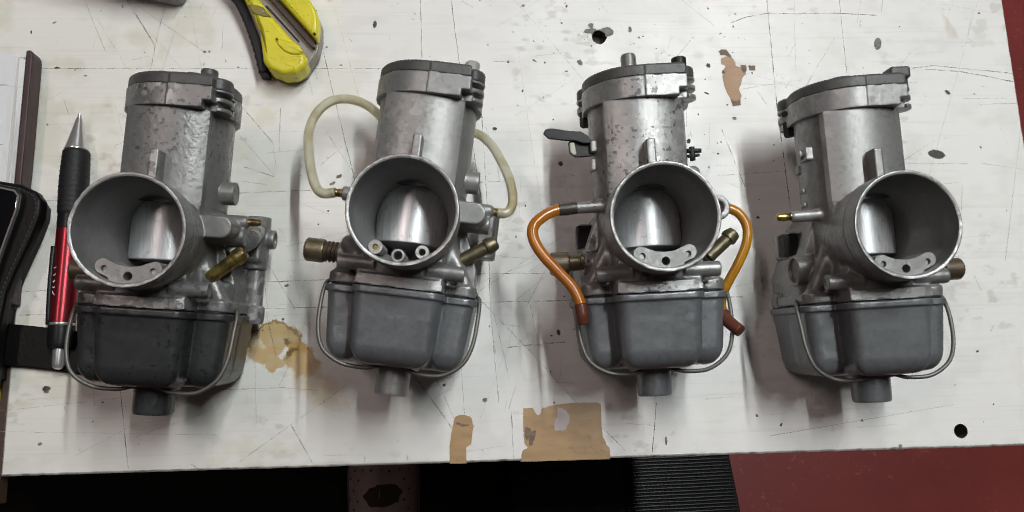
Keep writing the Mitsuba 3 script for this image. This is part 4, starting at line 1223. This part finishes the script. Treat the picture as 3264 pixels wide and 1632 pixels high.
quad_slab([(-300, 52.6), (-241.0, 52.3), (-228, 50.8), (-214, 48.8), (-202.0, 47.2), (-199.5, 45.5), (-199.0, 26.0), (-201, 24.4), (-214, 26.6), (-226, 28.4), (-243, 30.4), (-300, 31)], 0.6, 3.4, 0.9, 'strap', 'leather', 'phone_case', 1.0, label='black leather closing strap')
labels['phone'] = {'label': 'dark phone lying in the black leather case', 'category': 'phone'}
ph = poly_of([(-330, 124.6), (-242, 123.6), (-233.8, 121.6), (-230.6, 117.6), (-231.2, 110), (-235.8, 92), (-240.0, 74), (-244, 40), (-330, 40)], 2.5)
place('frame', slab(ph, 17.05, 20.6, 1.2, 1.0), 'black_plastic', 'phone', smooth=40)
place('bezel', plate_mesh(ph.buffer(-1.4).difference(ph.buffer(-2.3)), 20.0, 20.9), 'wire_steel', 'phone', smooth=False, label='thin silver bezel')
place('screen', slab(ph.buffer(-2.4), 20.3, 20.75, 0.2, 1.0), 'screen_glass', 'phone', smooth=False)
# yellow and brown strip beside the bench
labels['folding_rule'] = {'label': 'yellow strip with dark brown edge at the bottom left, beside the bench', 'category': 'ruler'}
place('dark_edge', slab(sg.box(-244.6, -40, -240.8, 78), -9.0, -1.6, 0.4), 'dark_wood', 'folding_rule', smooth=30)
place('yellow_face', slab(sg.box(-259, -40, -244.8, 78), -9.0, -1.9, 0.4), 'yellow_paint', 'folding_rule', smooth=30)

# ------------------------------------------------------------------ yellow cutter knife
labels['utility_knife'] = {'label': 'yellow and black cutter knife with a grubby yellow handle, above the carburettors', 'category': 'knife'}
yl = poly_of([(-150, 272), (-127, 241), (-121.3, 230.1), (-116.9, 221.9), (-112.8, 211.6), (-110.9, 199.4), (-110.2, 194.1), (-106.5, 189.3), (-99.0, 186.1), (-92.0, 186.9), (-87.6, 190.6), (-86.3, 193.6), (-86.8, 197.3), (-104.8, 219.4), (-112.7, 230.1), (-143, 263)], 0.8)
yr = poly_of([(-101.0, 229.6), (-81.6, 206.4), (-80.6, 207.2), (-79.9, 212.0), (-80.0, 218.8), (-82.0, 225), (-84.7, 229.2), (-92, 241), (-121, 270), (-133, 266)], 0.6)
core = poly_of([(-148, 270), (-124, 236), (-114, 211), (-110, 195), (-104, 189.5), (-95, 187.4), (-88.5, 190.4), (-83.0, 200.4), (-81.0, 210), (-82, 222), (-92, 240), (-121, 268)], 1.0)
place('core', slab(core, 1.5, 12.0, 0.5, 0.8), 'knife_grey', 'utility_knife', smooth=30)
place('shell', slab(yl, 4.0, 18.0, 3.0, 0.6, 1.5), 'knife_yellow', 'utility_knife', smooth=40, label='yellow shell with a moulded thumb dent')
place('shell', slab(yr, 4.0, 20.0, 2.0, 0.6, 1.0), 'knife_yellow', 'utility_knife', smooth=40)
place('slot', slab(poly_of([(-108.4, 232.4), (-102.8, 231.4), (-82.6, 207.4), (-82.4, 202.6), (-84.4, 203.4)], 0.3).union(poly_of([(-150, 276), (-104, 230), (-108.4, 232.4), (-152, 272)])), 11.5, 15.6, 0.4, 0.6), 'knife_brown', 'utility_knife', smooth=30)
place('rail', slab(poly_of([(-111.2, 229.4), (-110.2, 230.0), (-91.4, 208.0), (-92.0, 207.2)]), 11.6, 12.7, 0.3, 0.6), 'black_steel', 'utility_knife', smooth=30)
place('thumb_rib', slab(poly_of([(-104.1, 207.6), (-101.5, 206.6), (-97.5, 205.4), (-93.2, 205.0), (-90.0, 202.2), (-87.9, 198.4), (-90.2, 197.0), (-94.5, 197.2), (-98.4, 199.0), (-102.0, 202.6)], 0.5), 17.2, 19.2, 1.4, 0.5), 'knife_yellow', 'utility_knife', smooth=50)
place('button', slab(poly_of([(-119.4, 227.4), (-115.0, 227.2), (-110.6, 225.6), (-108.0, 222.0), (-105.6, 219.6), (-110.6, 219.9), (-114.6, 221.3), (-116.6, 222.5)], 0.5), 17.4, 18.6, 0.7, 0.5), 'knife_olive', 'utility_knife', smooth=40)
place('rivet', cyl((-110.6, 222.6, 18.2), (-110.6, 222.6, 19.2), 0.9, 0.3, 20), 'chrome', 'utility_knife')
tail = poly_of([(-81.4, 223.0), (-79.9, 219.5), (-79.8, 211.0), (-81.5, 202.0), (-85.4, 195.4), (-89.5, 191.6), (-92.8, 190.0), (-94.4, 192.6), (-92.4, 194.4), (-88.0, 196.6), (-84.0, 201.5), (-82.4, 207.0), (-82.2, 212.0)], 0.2).difference(poly_of([(-92.6, 192.4), (-88.4, 195.4), (-87.2, 194.4), (-91.4, 191.2)], 0.2))
place('tail_clip', slab(tail, 2.5, 11.5, 0.6, 0.5, 0.4), 'knife_grey', 'utility_knife', smooth=40, label='grey metal end clip with a slot')
side = [(-155, 262), (-131, 236)]
n = 26
for k in range(n):
    t = k / (n - 1)
    p = np.array([(-131, 236)]) * (1 - t) ** 2 + 2 * t * (1 - t) * np.array([(-121, 220)]) + t * t * np.array([(-114.0, 190.5)])
    side.append((p[0][0] - (0.55 if k % 2 else 0), p[0][1]))
side += [(-109.4, 189.8), (-109.8, 196), (-113, 212), (-122, 232), (-150, 270)]
place('grip', slab(sg.Polygon(side).buffer(0), 0.4, 10.5, 1.2, 0.4), 'black_rubber', 'utility_knife', smooth=30, label='ridged black rubber grip')

# grey case corner poking into the frame at the top
labels['plastic_box'] = {'label': 'grey plastic box with a rounded corner at the top edge', 'category': 'box'}
place('shell', slab(poly_of([(-250, 252), (-189.5, 239.3), (-175, 237.6), (-165, 235.4), (-161, 236.2), (-159.0, 239.5), (-157, 300), (-250, 300)], 1.2), 0.3, 20, 2.0, 0.8, 1.6), 'grey_plastic', 'plastic_box', smooth=40)
place('seam', plate_mesh(poly_of([(-250, 251.7), (-189.5, 239.0), (-175, 237.3), (-165, 235.1), (-160.8, 235.9), (-158.7, 239.5), (-156.7, 299), (-250, 299)], 1.2), 9.2, 9.9), 'black_plastic', 'plastic_box', smooth=False)

# ------------------------------------------------------------------ below the bench: mat, shoe, ribbed crate
labels['floor_mat'] = {'label': 'matt black mat on the floor below the front edge of the bench', 'category': 'mat'}
place('sheet', slab(poly_of([(-1100, -420), (420, -420), (408, 60), (-1100, 60)], 6), FZ + 0.3, FZ + 6, 2.0, 12), 'black_mat', 'floor_mat', smooth=30)
labels['shoe'] = {'label': 'perforated greyish pink shoe standing on the black mat', 'category': 'shoe'}
SZ = FZ + 6
sole = poly_of([(-183, -60), (-176, -34), (-158, -14), (-130, -8), (-102, -14), (-84, -34), (-77, -60), (-74, -100), (-75, -150), (-84, -210), (-100, -270), (-128, -290), (-156, -270), (-172, -210), (-181, -150), (-184, -100)], 8)
place('sole', slab(sole, SZ + 0.3, SZ + 16, 3, 4), 'shoe_sole', 'shoe', smooth=40)
lay = []
for t in np.linspace(0, 1, 14):
    lay.append((SZ + 16 + 52 * math.sin(t * math.pi / 2), 4 + 44 * (1 - math.cos(t * math.pi / 2)) ** 1.0))
rn = 120
ext = sole.exterior
P0 = np.array([ext.interpolate(k / rn, normalized=True).coords[0] for k in range(rn)])
if not ext.is_ccw:
    P0 = P0[::-1]
ctr = np.column_stack([np.full(rn, -129.0), np.clip(P0[:, 1], -235, -62)])
Vs, Fs = [], []
for z, o in lay:
    d = ctr - P0
    ln = np.linalg.norm(d, axis=1, keepdims=True)
    Vs.append(np.column_stack([P0 + d / ln * np.minimum(o, ln * 0.98), np.full(rn, z)]))
for k in range(len(lay) - 1):
    for i in range(rn):
        j = (i + 1) % rn
        Fs += [[k * rn + i, k * rn + j, (k + 1) * rn + j], [k * rn + i, (k + 1) * rn + j, (k + 1) * rn + i]]
tipv = np.vstack(Vs)
Vs.append(np.column_stack([ctr, np.full(rn, lay[-1][0] + 1.0)]))
kk_ = len(lay) - 1
for i in range(rn):
    j = (i + 1) % rn
    Fs += [[kk_ * rn + i, kk_ * rn + j, (kk_ + 1) * rn + j], [kk_ * rn + i, (kk_ + 1) * rn + j, (kk_ + 1) * rn + i]]
place('upper', trimesh.Trimesh(np.vstack(Vs), Fs, process=False), 'shoe_upper', 'shoe', smooth=True)
hl = []
rsh = np.random.default_rng(8)
def shoe_z(x, y):
    e = sole.exterior.distance(sg.Point(x, y))
    q = np.clip((e - 4) / 44, 0, 1)
    return SZ + 16 + 52 * math.sin(math.acos(1 - q))
for yy in np.arange(-150, -40, 14):
    for xx in np.arange(-174, -84, 13):
        x, y = xx + (6.5 if int((yy + 150) / 14) % 2 else 0) + rsh.normal(0, 0.6), yy + rsh.normal(0, 0.6)
        if sole.buffer(-7).contains(sg.Point(x, y)) and not (-156 < x < -96 and y < -92):
            s = trimesh.creation.icosphere(1, 1.7)
            s.vertices[:, 2] *= 0.4
            s.apply_translation([x, y, shoe_z(x, y) + 0.2])
            hl.append(s)
place('perforation', cat(*hl), 'black_hole', 'shoe', smooth=True, kind='stuff', label='small round ventilation holes')
pv = wobble([(-154, -116), (-144, -104), (-122, -99), (-103, -102), (-96, -112), (-102, -124), (-120, -132), (-142, -131)], 1.5, 71, 0.35)
tv, tf = trimesh.creation.triangulate_polygon(pv, engine='earcut')
pm = trimesh.Trimesh(np.column_stack([tv, np.zeros(len(tv))]), tf, process=False).subdivide().subdivide()
pm.vertices[:, 2] = [shoe_z(x, y) + 1.0 for x, y in pm.vertices[:, :2]]
if pm.face_normals[:, 2].mean() < 0:
    pm.invert()
place('patch', pm, 'shoe_patch', 'shoe', smooth=True, label='dark worn patch on the toe')

labels['ribbed_crate'] = {'label': 'glossy black ribbed plastic crate on the floor, beside the red floor area', 'category': 'crate'}
CZ = -700.0
bx = slab(poly_of([(60, -230), (384, -230), (376, -150), (364, -60), (60, -60)], 3), FZ + 6.5, CZ, 2.0, 6)
place('body', bx, 'black_plastic', 'ribbed_crate', smooth=30)
for k in range(30):
    yk = -64 - 4.6 * k
    x1 = 362 + (-60 - yk) * 0.10
    rb = tube([(214, yk - 1.2, CZ + 0.4), (260, yk - 0.4, CZ + 0.9), (310, yk, CZ + 1.0), (x1, yk + 1.2, CZ + 0.6)], 1.9, 8, 3)
    place('rib', rb, 'ribbed_black', 'ribbed_crate', smooth=True)
